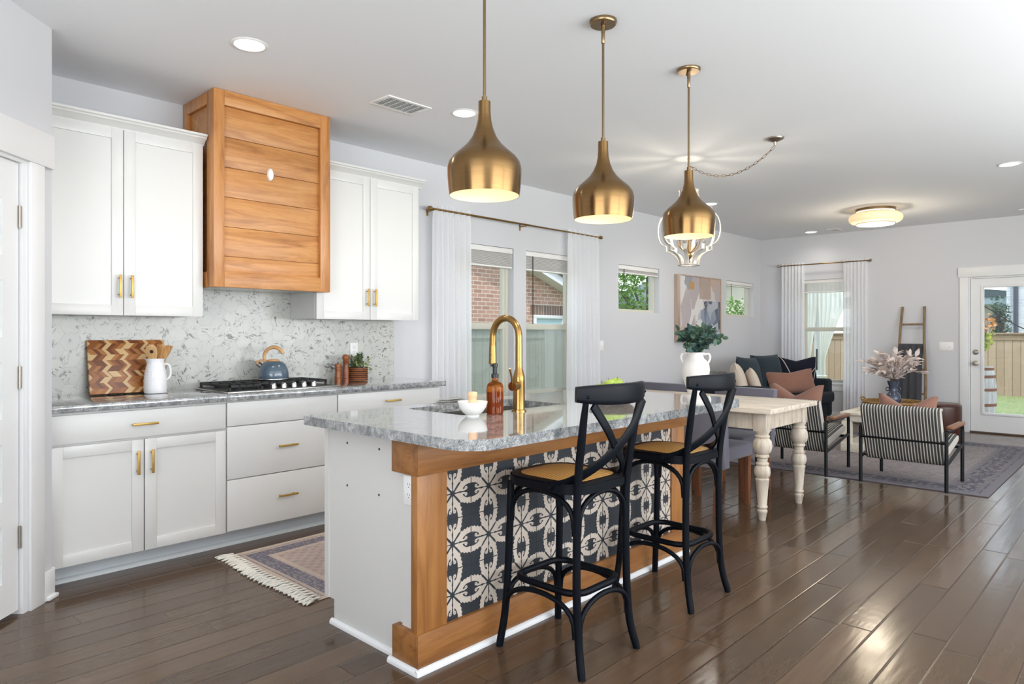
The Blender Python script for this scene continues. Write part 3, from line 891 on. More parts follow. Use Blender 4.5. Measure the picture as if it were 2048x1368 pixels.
b = MB(); b.lathe([(0, 0), (.040, 0), (.040, .008), (.032, .016), (0, .018)], n=28, mat4=Matrix.Translation((2.093, 4.112, 2.283)) @ Matrix.Rotation(R(90), 4, 'X') @ Matrix.Diagonal((.52, 1, 1, 1)))
b.build('knob', 'plate', hd, world=True, label='small oval white knob')

# ------------------------------------------------------------------ things on the kitchen counter
CZ = 0.914
b = MB()
BW, BH = 0.425, 0.322
lean = Matrix.Translation((1.420, 4.478, CZ + .002)) @ Matrix.Rotation(R(0), 4, 'Z') @ Matrix.Rotation(R(-11), 4, 'X')
bd = thing('cutting_board', 'chevron patterned wood cutting board leaning on the marble backsplash', 'cutting board', (1.392, 4.482, CZ + .002))
bd.rotation_euler = (R(-11), 0, 0)
b = MB(); b.box(-BW / 2, BW / 2, -.011, .011, 0.001, BH, 0.003); b.build('board', 'board', bd)

# white honeycomb pitcher with wooden utensils
pit = thing('ceramic_pitcher', 'white honeycomb textured ceramic pitcher holding wooden utensils', 'pitcher', (1.503, 4.385, CZ))
pit.scale = (.89, .89, .94)
b = MB()
pr = [(0, .002), (.066, .002), (.070, .012), (.072, .03), (.071, .09), (.066, .135), (.057, .172), (.052, .190), (.053, .205), (.057, .222), (.054, .222), (.049, .205), (.048, .19), (.053, .172), (.062, .13), (.066, .08), (.066, .02), (0, .015)]
b.lathe(pr, n=40)
for v in b.bm.verts:          # spout at the left of the rim
    if v.co.z > .195 and v.co.x < -.03: v.co.x -= .010 * (v.co.z - .195) / .027
b.build('body', 'textured_white', pit)
b = MB(); b.tube(spline([(.052, 0, .185), (.085, 0, .180), (.098, 0, .145), (.094, 0, .105), (.070, 0, .080)], 6), 0.0075, 10); b.build('handle', 'ceramic', pit)
def utensil(name, label, cat, base, tip, head, mat, hole=False):
    p0 = Vector(base); p1 = Vector(tip); ax = (p1 - p0).normalized(); u = Vector((0.72, -0.69, 0)); sd = (u - ax * u.dot(ax)).normalized(); nn = ax.cross(sd)
    t_ = thing(name, label, cat, base)
    b = MB(); b.cyl(p0, p1, 0.006, 0.006, 10); b.build('handle', mat, t_, world=True)
    b = MB(); m4 = Matrix((( sd.x, nn.x, ax.x, p1.x), (sd.y, nn.y, ax.y, p1.y), (sd.z, nn.z, ax.z, p1.z), (0, 0, 0, 1)))
    b.prism(head, 'xz', -.004, .004, 0.0015); b.xf(m4); b.build('head', mat, t_, world=True)
    if hole:
        b = MB(); b.lathe([(0, -.0046), (.011, -.0046), (.011, .0046), (0, .0046)], n=16, mat4=m4 @ Matrix.Translation((.004, 0, .042)) @ Matrix.Rotation(R(90), 4, 'X')); b.build('hole', 'hood_gap', t_, world=True)
    return t_
px, py = 1.503, 4.385
utensil('wooden_spatula', 'pale wooden spatula with a round hole, in the white pitcher', 'utensil', (px + .012, py + .01, CZ + .02), (px - .022, py - .012, CZ + .210),
        [(-.012, -.02), (.012, -.02), (.028, .0), (.036, .03), (.034, .062), (.020, .084), (-.010, .086), (-.012, .079), (-.022, .078), (-.032, .055), (-.030, .02)], 'spoon2', True)
utensil('wooden_turner', 'flat wooden turner with a squared end, in the white pitcher', 'utensil', (px - .01, py, CZ + .02), (px + .022, py + .004, CZ + .225), [(-.010, -.02), (.010, -.02), (.021, .02), (.022, .068), (-.020, .068), (-.018, .02)], 'spoon')
utensil('wooden_spoon', 'oval wooden spoon between turner and paddle in the pitcher', 'utensil', (px - .02, py - .005, CZ + .02), (px + .048, py - .010, CZ + .220), [(-.007, -.02), (.007, -.02), (.016, .012), (.020, .04), (.015, .064), (0, .074), (-.015, .064), (-.020, .04), (-.016, .012)], 'spoon')
utensil('wooden_paddle', 'rightmost wooden utensil leaning over the pitcher handle', 'utensil', (px - .03, py + .01, CZ + .02), (px + .064, py + .016, CZ + .222), [(-.007, -.02), (.007, -.02), (.015, .02), (.016, .070), (-.014, .066), (-.014, .02)], 'spoon')

# gas cooktop
ct = thing('gas_cooktop', 'black and steel gas cooktop set in the granite counter', 'cooktop', (2.17, 4.27, CZ))
CX0, CX1, CY0, CY1 = 1.790, 2.555, 4.035, 4.515
b = MB(); b.box(CX0, CX1, CY0, CY1, CZ, CZ + .008, 0.003); b.build('tray', 'steel', ct, world=True)
b = MB(); b.box(CX0 + .015, CX1 - .015, CY0 + .02, CY1 - .01, CZ + .0078, CZ + .011); b.build('burner_pan', 'black', ct, world=True)
for x0, x1 in ((CX0 + .02, CX0 + .235), (CX0 + .245, CX1 - .25), (CX1 - .24, CX1 - .02)):
    b = MB(); y0 = CY0 + (.03 if x1 < 2.1 or x0 > 2.2 else .13); y1 = CY1 - .02; zt = CZ + .045
    if x0 < CX0 + .1: y0 = CY0 + .03
    if x0 > 2.2: y0 = CY0 + .13
    for (a0, a1, c0, c1) in ((x0, x1, y0, y0 + .012), (x0, x1, y1 - .012, y1), (x0, x0 + .012, y0, y1), (x1 - .012, x1, y0, y1)): b.box(a0, a1, c0, c1, zt - .016, zt, .002)
    for q in (0.33, 0.67): b.box(x0, x1, y0 + (y1 - y0) * q - .005, y0 + (y1 - y0) * q + .005, zt - .012, zt, .002)
    for q in (0.3, 0.5, 0.7): b.box(x0 + (x1 - x0) * q - .005, x0 + (x1 - x0) * q + .005, y0, y1, zt - .012, zt, .002)
    for a in (x0 + .006, x1 - .006):
        for cc in (y0 + .006, y1 - .006): b.box(a - .006, a + .006, cc - .006, cc + .006, CZ + .011, zt - .01)
    b.build('grate', 'iron', ct, world=True)
for bx_, by_, r_ in ((1.90, 4.15, .035), (1.90, 4.40, .028), (2.17, 4.33, .045), (2.43, 4.20, .03), (2.43, 4.41, .035)):
    b = MB(); b.lathe([(0, 0), (r_ * 1.2, 0), (r_ * 1.2, .008), (r_, .010), (r_, .018), (0, .019)], bx_, by_, 20, Matrix.Translation((0, 0, CZ + .011))); b.build('burner', 'iron', ct, world=True)
for i in range(5):
    kx = 2.105 + i * 0.071
    b = MB(); b.lathe([(0, 0), (.020, 0), (.020, .010), (.017, .026), (0, .027)], kx, CY0 + .055, 18, Matrix.Translation((0, 0, CZ + .011))); b.box(kx - .005, kx + .005, CY0 + .036, CY0 + .074, CZ + .030, CZ + .044, .002)
    b.build('knob', 'steel', ct, world=True, label='stainless burner knob')

# kettle
kt = thing('tea_kettle', 'slate blue tea kettle with a wooden handle on the cooktop', 'kettle', (2.245, 4.36, CZ + .045)); kt.rotation_euler = (0, 0, R(-45))
b = MB(); b.lathe([(0, 0.001), (.092, .001), (.097, .006)], n=40, cap=False); b.lathe([(0.0, .0062), (.097, .0062), (.099, .02), (.098, .05), (.092, .08), (.078, .106), (.058, .122), (.040, .128), (0, .129)], n=40); b.build('body', 'kettle', kt)
b = MB(); b.lathe([(.0985, .003), (.0992, .005), (.0992, .010), (.0985, .012)], n=40, cap=False); b.build('base_ring', 'steel', kt)
b = MB(); b.lathe([(0, .128), (.043, .128), (.041, .134), (.030, .139), (0, .141)], n=28); b.build('lid', 'kettle_wood', kt)
b = MB(); b.tube(spline([(-.055, 0, .120), (-.062, 0, .165), (-.040, 0, .205), (0.005, 0, .222), (.045, 0, .205), (.064, 0, .178)], 7), [.011] * 8 + [.012] * 12 + [.013] * 12 + [.011] * 4, 12, flat=None)
b.build('handle', 'kettle_wood', kt)
b = MB(); b.cyl((-.070, 0, .086), (-.108, 0, .112), .020, .015, 18); b.build('spout', 'steel', kt)
b = MB(); b.tube([(-.058, 0, .128), (-.085, 0, .135), (-.112, 0, .120)], .009, 10, flat=(.010, .006)); b.sphere(-.108, 0, .116, .016); b.build('spout_lever', 'kettle_wood', kt)

# mills
b = MB(); mm = [(0, 0), (.0245, 0), (.0245, .028), (.0225, .030), (.0245, .033), (.0235, .045), (.0195, .075), (.0205, .085), (.0235, .098), (.0235, .108), (.0215, .110), (.0235, .112), (.0235, .128), (.020, .135), (0, .137)]
ml = thing('salt_mill', 'short wooden salt mill beside the taller pepper mill', 'mill', (2.790, 4.432, CZ)); b.lathe(mm, n=28); b.build('body', 'mill_light', ml)
b = MB(); b.lathe([(0, .1365), (.006, .137), (.0075, .143), (.004, .149), (0, .150)], n=14); b.build('finial', 'steel', ml)
ml = thing('pepper_mill', 'tall dark wooden pepper mill beside the potted herb', 'mill', (2.858, 4.432, CZ))
b = MB(); b.lathe([(0, 0), (.026, 0), (.026, .022), (.0235, .024), (.026, .027), (.0245, .038), (.025, .05), (.027, .068), (.024, .095), (.019, .120), (.021, .140), (.024, .147), (.021, .150), (.020, .158)], n=28); b.build('body', 'mill_dark', ml)
b = MB(); b.lathe([(0, .1578), (.020, .158), (.027, .172), (.027, .186), (.019, .200), (0, .203)], n=28); b.build('head', 'mill_light', ml)

# herb in a brown basket
pb = thing('basket_planter', 'small brown woven basket holding a leafy green herb', 'planter', (2.972, 4.440, CZ))
b = MB(); prof = [(0, 0)]
for k_ in range(13): prof.append((.073 + .003 * math.sin(k_ * 2.1), k_ * .0085 + .001))
prof += [(.070, .104), (.062, .100), (.060, .06), (0, .05)]
b.lathe(prof, n=36); b.build('basket', 'wicker', pb)
hb_ = thing('herb_plant', 'small green and cream leafed herb growing in the brown basket', 'plant', (2.972, 4.44, CZ + .09))
rnd_ = random.Random(3); b = MB(); sb = MB()
for i in range(64):
    a = rnd_.uniform(0, 2 * PI); rr = rnd_.uniform(.0, .078) ; zt = rnd_.uniform(.03, .135) - rr * .45
    tip = Vector((rr * 1.25 * math.cos(a), rr * 1.25 * math.sin(a), zt))
    sb.tube([(tip.x * .3, tip.y * .3, -.03), tip * .6 + Vector((0, 0, .005)), tip], .0012, 5)
    for j in range(7):
        d = Vector((rnd_.uniform(-1, 1), rnd_.uniform(-1, 1), rnd_.uniform(-.2, 1)))
        b.leaf(tip - Vector((0, 0, rnd_.uniform(0, .03))), d, (rnd_.uniform(-1, 1), rnd_.uniform(-1, 1), 1), rnd_.uniform(.016, .026), rnd_.uniform(.010, .016), .1, True)
b.build('foliage', 'herb', hb_); sb.build('stem', 'stem', hb_)

def outlet(label, m4, duplex=True, gang=1, rocker=False):
    t_ = thing('outlet_plate' if duplex else 'switch_plate', label, 'outlet' if duplex else 'light switch', m4.translation)
    w = .035 + .023 * (gang - 1)
    b = MB(); b.box(-w, w, -.005, 0, -.057, .057, .002); b.xf(m4); b.build('plate', 'plate', t_, world=True)
    for g in range(gang):
        gx_ = (g - (gang - 1) / 2) * .046
        b = MB()
        if duplex:
            for s in (-1, 1):
                b2 = [(.0165 * math.cos(q), s * .0195 + .0135 * math.sin(q)) for q in [2 * PI * k_ / 20 for k_ in range(20)]]
                b.prism([(gx_ + p_[0], p_[1]) for p_ in b2], 'xz', -.0075, -.0045)
            b.xf(m4); b.build('socket', 'plate', t_, world=True)
            b = MB()
            for s in (-1, 1):
                for q in (-.006, .006): b.box(gx_ + q - .0012, gx_ + q + .0012, -.0078, -.0070, s * .0195 + .001, s * .0195 + .009)
                b.lathe([(0, 0), (.0024, 0), (.0024, .001), (0, .001)], n=10, mat4=Matrix.Translation((gx_, -.0068, s * .0195 - .006)) @ Matrix.Rotation(R(90), 4, 'X'))
            b.xf(m4); b.build('slot', 'slot', t_, world=True)
        else:
            b.box(gx_ - .005, gx_ + .005, -.014, -.004, -.012, .010, .002); b.xf(m4); b.build('toggle', 'plate', t_, world=True)
    return t_
def face_back(x, z, y=YW): return Matrix.Translation((x, y, z))                       # plates facing -y
outlet('white outlet on the marble backsplash behind the potted herb', face_back(3.01, 1.145, YW - .009))
outlet('white double light switch on the window wall right of the sheer curtain', face_back(6.255, 1.138), False, 2)
outlet('white triple light switch on the far wall beside the patio door', Matrix.Translation((XF, 2.048, 1.107)) @ Matrix.Rotation(R(-90), 4, 'Z'), False, 3)
# ------------------------------------------------------------------ island
IX0, IX1 = 1.60, 3.585
isl = thing('kitchen_island', 'white kitchen island with honey wood trim and black patterned tile front', 'kitchen island', (2.6, 2.35, 0))
b = MB(); b.box(1.655, 3.55, 2.05, 2.63, 0.0, 0.10); b.box(1.655, 3.55, 2.05, 2.69, 0.10, 0.640); b.box(1.655, 1.96, 2.05, 2.69, 0.64, 0.875); b.box(2.76, 3.55, 2.05, 2.69, 0.64, 0.875); b.box(1.96, 2.76, 2.05, 2.165, 0.64, 0.875); b.box(1.96, 2.76, 2.63, 2.69, 0.64, 0.875)
b.build('carcass', 'island_white', isl, world=True)
b = MB(); b.prism([(2.03, 0.0), (2.632, 0.0), (2.632, 0.105), (2.700, 0.105), (2.700, 0.876), (2.03, 0.876)], 'yz', 1.638, 1.655); b.box(1.632, 1.638, 2.668, 2.700, .105, .876)
b.build('end_panel', 'island_white', isl, world=True)
b = MB(); b.box(1.624, 1.64, 2.022, 2.125, 0.10, 0.74); b.build('corner_filler', 'island_white', isl, world=True)
for yy, zz in ((2.528, .803), (2.296, .803), (2.528, .621), (2.298, .617)):
    b = MB(); b.lathe([(0, 0), (.0055, 0), (.0045, .002), (0, .0025)], n=10, mat4=Matrix.Translation((1.638, yy, zz)) @ Matrix.Rotation(R(-90), 4, 'Y')); b.build('screw', 'slot', isl, world=True)
b = MB(); b.box(IX0, IX1, 2.000, 2.022, 0.738, 0.876, .0015); b.box(IX0, 1.638, 2.022, 2.163, 0.738, 0.876, .0015); b.build('top_band', 'isl_x', isl, world=True)
b = MB(); b.box(IX0, IX1, 2.000, 2.022, 0.022, 0.145, .0015); b.box(IX0, 1.638, 2.022, 2.160, 0.022, 0.145, .0015); b.build('base_band', 'isl_x', isl, world=True)
for x0, x1 in ((1.606, 1.753), (3.440, 3.580)):
    b = MB(); b.box(x0, x1, 2.012, 2.05, 0.14, 0.745, .0015); b.build('pilaster', 'isl_z', isl, world=True)
b = MB(); b.box(1.74, 3.45, 2.022, 2.05, 0.14, 0.745); b.build('tile_panel', 'tile', isl, world=True)
b = MB()
pr = [(0, 0), (.016, 0), (.0155, .010), (.011, .018), (.003, .022), (0, .022)]
b.prism([(2.000 - u, v) for u, v in pr], 'yz', IX0 - .014, IX1 + .012)
b.prism([(IX0 - u, v) for u, v in pr], 'xz', 1.990, 2.172)
b.prism([(1.638 - u, v) for u, v in pr], 'xz', 2.165, 2.645)
b.build('shoe_moulding', 'trim', isl, world=True)
b = MB(); b.box(1.70, 2.06, 1.668, 2.02, 0.8685, 0.8755, .001); b.build('overhang_plate', 'trim', isl, world=True, label='thin white plate under the overhang')  # thin white plate below the front overhang

# island countertop with a sink cut-out
b = MB(); bm = b.bm
def rr(x0, x1, y0, y1, r, n=7):
    out = []
    for cx, cy, a0 in ((x1 - r[0], y0 + r[0], -90), (x1 - r[1], y1 - r[1], 0), (x0 + r[2], y1 - r[2], 90), (x0 + r[3], y0 + r[3], 180)):
        rad = {(x1 - r[0], y0 + r[0], -90): r[0]}.get((cx, cy, a0), None)
        rad = r[(-90, 0, 90, 180).index(a0)]
        for k_ in range(n + 1):
            a = R(a0 + 90 * k_ / n); out.append((cx + rad * math.cos(a), cy + rad * math.sin(a)))
    return out
SK = (2.015, 2.70, 2.205, 2.605)
outer = rr(1.530, 3.622, 1.640, 2.715, (.15, .02, .02, .13), 10)
inner = rr(SK[0], SK[1], SK[2], SK[3], (.03, .03, .03, .03), 5)
es = []
for loop in (outer, inner):
    vs = [bm.verts.new((x, y, 0.9145)) for x, y in loop]
    es += [bm.edges.new((vs[i], vs[(i + 1) % len(vs)])) for i in range(len(vs))]
fill = bmesh.ops.triangle_fill(bm, use_beauty=True, use_dissolve=False, edges=es)
fs = [f for f in bm.faces]
ex = bmesh.ops.extrude_face_region(bm, geom=fs)
for v in [g for g in ex['geom'] if isinstance(g, bmesh.types.BMVert)]: v.co.z = 0.876
bmesh.ops.recalc_face_normals(bm, faces=bm.faces[:])
solo(b, 'island_countertop', 'granite', 'grey granite slab with rounded corners on the kitchen island', 'countertop', angle=30)

sk = thing('sink', 'stainless undermount sink set into the island countertop', 'sink', (2.355, 2.40, 0.66))
b = MB(); x0, x1, y0, y1 = SK[0] - .006, SK[1] + .006, SK[2] - .006, SK[3] + .006
b.box(x0 - .02, x1 + .02, y0 - .02, y1 + .012, 0.655, 0.665); b.box(x0 - .02, x0, y0 - .02, y1 + .012, 0.665, 0.8755); b.box(x1, x1 + .02, y0 - .02, y1 + .012, 0.665, 0.8755)
b.box(x0, x1, y0 - .02, y0, 0.665, 0.8755); b.box(x0, x1, y1, y1 + .012, 0.665, 0.8755); b.build('basin', 'steel', sk, world=True)
b = MB(); b.lathe([(0, .665), (.045, .665), (.040, .668), (.02, .667), (0, .667)], 2.355, 2.42, 20); b.build('drain', 'steel', sk, world=True)

fa = thing('faucet', 'tall brushed gold gooseneck faucet on the island', 'faucet', (2.312, 2.150, .9145))
b = MB(); b.lathe([(0, 0), (.035, 0), (.035, .006), (.028, .008), (.0275, .135), (.0275, .158), (.024, .172), (.0175, .195), (.0165, .215), (.0165, .30)], n=28)
pts = [(0, 0, .29), (0, 0, .33)] + [(0, .085 - .085 * math.cos(a), .345 + .085 * math.sin(a)) for a in [PI * k_ / 16 for k_ in range(17)]] + [(0, .171, .315), (0, .172, .295)]
b.tube(pts, .0160, 16); b.build('spout', 'brass', fa)
b = MB(); b.lathe([(0, .210), (.016, .210), (.019, .214), (.018, .250), (.017, .300), (0, .300)], 0, .172, 20); b.build('spray_head', 'brass', fa)
b = MB()
for q in (.262, .240): b.sphere(-.018, .168, q, .0045, seg=8, ring=6)
b.build('spray_button', 'brass_dark', fa)
b = MB(); b.tube([(0, 0, .118), (-.065, -.018, .118)], .0205, 22); b.tube([(-.060, -.018, .125), (-.070, -.020, .160), (-.088, -.026, .200)], [.0055, .0045, .0045], 10); b.build('handle', 'brass', fa)

sp = thing('soap_bottle', 'amber glass soap bottle with black pump in front of the faucet', 'soap bottle', (2.155, 2.150, .9145))
b = MB(); b.lathe([(0, 0), (.035, 0), (.0385, .004), (.0385, .118), (.036, .130), (.028, .140), (.016, .146), (.014, .152), (.014, .162), (0, .162)], n=36); b.build('bottle', 'amber', sp)
b = MB(); b.lathe([(0, .004), (.0335, .004), (.0355, .008), (.0355, .098), (0, .098)], n=32); b.build('soap', 'liquid', sp)
b = MB(); b.lathe([(0, .160), (.0165, .160), (.0165, .178), (.010, .180), (.0105, .208), (.013, .210), (.013, .222), (.006, .226), (0, .226)], n=24)
b.tube([(0, 0, .219), (-.022, -.006, .221), (-.036, -.010, .214)], [.0045, .004, .003], 8); b.build('pump', 'black', sp)

bw = thing('ceramic_bowl', 'small white ceramic bowl holding a wooden dish brush by the sink', 'bowl', (2.030, 2.162, .9145))
b = MB(); b.lathe([(0, 0), (.029, 0), (.030, .006), (.045, .018), (.060, .040), (.0655, .063), (.063, .063), (.056, .040), (.042, .022), (0, .014)], n=40); b.build('body', 'ceramic', bw)
br = thing('dish_brush', 'beech wood dish brush knob standing in the small white bowl', 'brush', (2.030, 2.162, .9145 + .012))
b = MB(); b.lathe([(0, .002), (.030, .002), (.032, .016), (.026, .026)], n=24); b.build('bristle', 'towel', br)
b = MB(); b.lathe([(0, .026), (.028, .026), (.030, .038), (.020, .048), (.017, .060), (.020, .072), (.0215, .084), (.018, .092), (0, .094)], n=28); b.build('handle', 'brush', br)

rnd_ = random.Random(8)
b = MB()
for k_ in range(3):
    b.sheet(lambda u, v, k_=k_: Vector((2.345 + (u - .5) * (.20 - .02 * k_), 2.655 + (v - .5) * (.085 - .012 * k_) , .9155 + .010 * k_ + .010 * (1 - (2 * v - 1) ** 2) * (0.6 + .4 * math.sin(u * 9 + k_)) * (1 - abs(2 * u - 1) ** 4))), 14, 8)
g_ = bmesh.ops.solidify(b.bm, geom=b.bm.faces[:], thickness=0.004)
solo(b, 'dish_towel', 'towel', 'folded grey and white dish towel behind the sink', 'towel')

# fruit bowl
fb = thing('fruit_bowl', 'shallow dark wooden bowl filled with green apples', 'bowl', (3.03, 2.13, .9145))
b = MB(); b.lathe([(0, 0), (.065, 0), (.075, .006), (.108, .030), (.126, .056), (.128, .064), (.122, .062), (.102, .034), (.06, .014), (0, .012)], n=40); b.build('body', 'bowl_dark', fb)
def apple_at(i, p, tilt, label):
    if i == 0:
        a = thing('green_apple', label, 'apple', p, 0, 'green apples in the dark bowl')
        b = MB(); pr = []
        for k_ in range(15):
            q = PI * k_ / 14; rr_ = math.sin(q) * (1 + .06 * math.cos(q)); z_ = -math.cos(q) * .92
            if q > 2.4: z_ -= (q - 2.4) * .38
            if q < .5: z_ += (.5 - q) * .22
            pr.append((max(rr_, 0) * .038, z_ * .038 + .034))
        pr[0] = (0, pr[0][1]); pr[-1] = (0, pr[-1][1])
        b.lathe(pr, n=24); b.build('fruit', 'apple', a)
        b = MB(); b.tube([(0, 0, .052), (.002, .001, .064), (.006, .002, .076)], [.0015, .0013, .0018], 6); b.build('stalk', 'stem', a)
        a.rotation_euler = tilt; return a
apo = None
ap = [((-.062, -.030, .034), 'green apple at the left end of the dark bowl'), ((.000, -.062, .036), 'green apple nearest the bar stools in the dark bowl'), ((.062, -.020, .034), 'green apple at the right of the dark bowl'),
      ((.028, .052, .036), 'green apple at the back right of the dark bowl'), ((-.038, .048, .036), 'green apple at the back left of the dark bowl'), ((-.012, .000, .058), 'topmost green apple left of centre in the heap'), ((.040, .010, .064), 'green apple on top at the right of the heap')]
for i, (q, lb) in enumerate(ap):
    p = (3.03 + q[0], 2.13 + q[1], .9145 + q[2] - .010)
    if i == 0: apo = apple_at(0, p, (.2, .1, 0), lb)
    else:
        k = copy_thing(apo, p, None, lb); k.rotation_euler = (rnd_.uniform(-.4, .4), rnd_.uniform(-.4, .4), rnd_.uniform(0, 6))

outlet('white outlet on the island end below the wooden block', Matrix.Translation((1.624, 2.078, .672)) @ Matrix.Rotation(R(-90), 4, 'Z'))

# ------------------------------------------------------------------ bar stools
def make_stool(loc, label):
    s = thing('bar_stool', label, 'bar stool', loc, 0, 'cross back bar stools at the island')
    r = .0155
    for sx in (-1, 1):
        b = MB(); b.tube(spline([(sx * .181, -.222, 0), (sx * .166, -.196, .12), (sx * .163, -.184, .30), (sx * .160, -.183, .55), (sx * .163, -.190, .72), (sx * .173, -.220, .92), (sx * .181, -.243, 1.035)], 5), [r * .9] + [r] * 23 + [r - .0008 * k_ for k_ in range(7)], 12)
        b.build('back_leg', 'stool', s)
        b = MB(); b.tube(spline([(sx * .187, .196, 0), (sx * .170, .180, .14), (sx * .163, .170, .32), (sx * .158, .162, .55), (sx * .157, .160, .672)], 6), r, 12)
        b.build('front_leg', 'stool', s)
    # seat ring and rattan
    out = rr(-.190, .190, -.205, .200, (.10, .12, .12, .10), 8); ins = rr(-.150, .150, -.165, .160, (.075, .09, .09, .075), 8)
    b = MB(); n = len(out); L = []
    for pts, z in ((ins, .668), (out, .668), (out, .706), (ins, .708)):
        L.append([b.bm.verts.new((x, y, z)) for x, y in pts])
    for k_ in range(4):
        a_, c_ = L[k_], L[(k_ + 1) % 4]
        for i in range(n): b.bm.faces.new((a_[i], a_[(i + 1) % n], c_[(i + 1) % n], c_[i]))
    bmesh.ops.recalc_face_normals(b.bm, faces=b.bm.faces[:])
    bmesh.ops.bevel(b.bm, geom=[e for e in b.bm.edges if abs((e.verts[0].co - e.verts[1].co).z) < .001 and e.verts[0].co.z > .7 and (abs(e.verts[0].co.x) > .155 or abs(e.verts[0].co.y) > .17)], offset=.006, segments=2, affect='EDGES')
    b.build('seat_frame', 'stool', s)
    b = MB(); rings = []
    for f, dz in ((1.0, 0), (.8, .007), (.5, .012), (.2, .014)): rings.append([b.bm.verts.new((x * f, y * f, .7075 + dz)) for x, y in ins])
    for a_, c_ in zip(rings, rings[1:]):
        for i in range(n): b.bm.faces.new((a_[i], a_[(i + 1) % n], c_[(i + 1) % n], c_[i]))
    b.bm.faces.new(rings[-1]); b.build('woven_seat', 'rattan', s, label='golden woven rattan seat')
    # bent braces under the seat and under the foot ring
    def arch(p0, p1, zlow, zhigh, nm):
        p0 = Vector(p0); p1 = Vector(p1); pts = []
        for k_ in range(15):
            u = k_ / 14; a = PI * u; w = (1 - math.cos(a)) / 2
            ww = u if 0 else w
            p = p0.lerp(p1, .5 + (ww - .5) * .93); pts.append((p.x, p.y, zlow + (zhigh - zlow) * math.sin(a) ** .62))
        b = MB(); b.tube(pts, .0105, 10); b.build(nm, 'stool', s)
    cr = [(-.162, -.184), (.162, -.184), (.160, .164), (-.160, .164)]
    for k_ in range(4):
        a_, c_ = cr[k_], cr[(k_ + 1) % 4]; arch((a_[0], a_[1], 0), (c_[0], c_[1], 0), .515, .660, 'seat_brace')
    cl = [(-.170, -.194), (.170, -.194), (.175, .185), (-.175, .185)]
    for k_ in range(4):
        a_, c_ = cl[k_], cl[(k_ + 1) % 4]; arch((a_[0], a_[1], 0), (c_[0], c_[1], 0), .135, .268, 'foot_brace')
    b = MB(); b.tube([(x, y, .287) for x, y in rr(-.150, .150, -.172, .156, (.07, .07, .07, .07), 6)], .0135, 10, closed=True); b.build('foot_ring', 'stool', s)
    # back
    b = MB(); pts = [(.216 * q, -.222 - .076 * (1 - q * q), 1.050 - .004 * (1 - q * q)) for q in [-1 + k_ / 9 for k_ in range(19)]]
    b.tube(pts, 0, 14, flat=(.040, .0130), up=(0, 1, 0), fs=[1 - .28 * abs(-1 + k_ / 9) ** 3 for k_ in range(19)]); b.build('top_rail', 'stool', s)
    for sx in (-1, 1):
        pts = spline([(-sx * .166, -.262 , 1.010), (-sx * .085, -.268, .915), (0, -.248 + sx * .004, .835), (sx * .085, -.215, .770), (sx * .158, -.150, .715), (sx * .196, -.080, .690)], 6)
        b = MB(); b.tube(pts, 0, 12, flat=(.0185, .0055), up=(0, -1, .05)); b.build('cross_band', 'stool', s)
    for sx in (-1, 1):
        b = MB(); b.sphere(sx * .197, -.082, .690, .006, seg=8, ring=6); b.sphere(sx * .186, -.2555, 1.040, .0065, seg=8, ring=6); b.build('bolt', 'stool', s)
    return s
st1 = make_stool((2.170, 1.757, 0), 'navy black cross-back bar stool with rattan seat, the nearer of two at the island')
copy_thing(st1, (2.990, 1.765, 0), 0, 'navy black cross-back bar stool with rattan seat, the one beside the dining table')

# ------------------------------------------------------------------ pendants
def make_pendant(loc, label):
    p = thing('pendant_lamp', label, 'pendant lamp', loc, 0, 'brass pendant lamps over the island')   # loc at the shade's rim centre
    prof = [(.136, 0), (.140, .030), (.1435, .075), (.1440, .105), (.138, .130), (.122, .152), (.095, .175), (.068, .200), (.048, .228), (.034, .262), (.0265, .295), (.0240, .325), (.0235, .366)]
    b = MB(); b.lathe(prof + [(.0, .367)], n=56, cap=False)
    b.build('shade', 'brass_shade', p)
    b = MB(); ins = [(r_ - .0025, z) for r_, z in prof[:9]]; b.lathe([(.1355, .0)] + [(ins[0][0], .0005)] + ins[1:] + [(.03, .232), (0, .234)], n=48, cap=False)
    b.build('shade_lining', 'shade_in', p, label='pale glowing inside of the shade')
    H_ = CH - loc[2]
    b = MB(); b.cyl((0, 0, .365), (0, 0, H_ - .06), .0058, n=12); b.lathe([(.0105, .364), (.0105, .385), (.006, .387)], n=14, cap=False); b.lathe([(.007, H_ - .11), (.0085, H_ - .108), (.0085, H_ - .058), (0, H_ - .056)], n=14, cap=False)
    b.build('rod', 'brass_dark', p)
    b = MB(); b.lathe([(0, H_ - .024), (.058, H_ - .024), (.062, H_ - .020), (.064, H_ - .012), (.064, H_ - .001), (0, H_ - .001)], n=40); b.lathe([(0, H_ - .06), (.009, H_ - .06), (.011, H_ - .025)], n=14, cap=False)
    b.build('canopy', 'brass_dark', p)
    b = MB()
    for a in (.8, .8 + PI): b.lathe([(0, H_ - .031), (.006, H_ - .031), (.006, H_ - .024)], .036 * math.cos(a), .036 * math.sin(a), 10)
    b.build('canopy_nut', 'brass_dark', p)
    b = MB(); b.lathe([(0, .060), (.020, .064), (.030, .085), (.028, .110), (.016, .135), (.014, .16), (0, .16)], n=20); b.build('bulb', 'bulb', p)
    return p
PEND = [(1.847, 1.90), (2.625, 1.90), (3.43, 1.90)]
p1 = make_pendant((PEND[0][0], PEND[0][1], 1.805), 'brass bottle-shaped pendant lamp nearest the range hood, largest in view')
copy_thing(p1, (PEND[1][0], PEND[1][1], 1.808), 0, 'brass bottle-shaped pendant lamp in the middle of the three')
copy_thing(p1, (PEND[2][0], PEND[2][1], 1.812), 0, 'brass bottle-shaped pendant lamp farthest along, in front of the chandelier')
for x, y in PEND: lamp('pendant_light', 'SPOT', (x, y, 1.86), (0, 0, 0), 17, (1.0, 0.88, 0.72), radius=.03, spot=R(130), blend=.5)

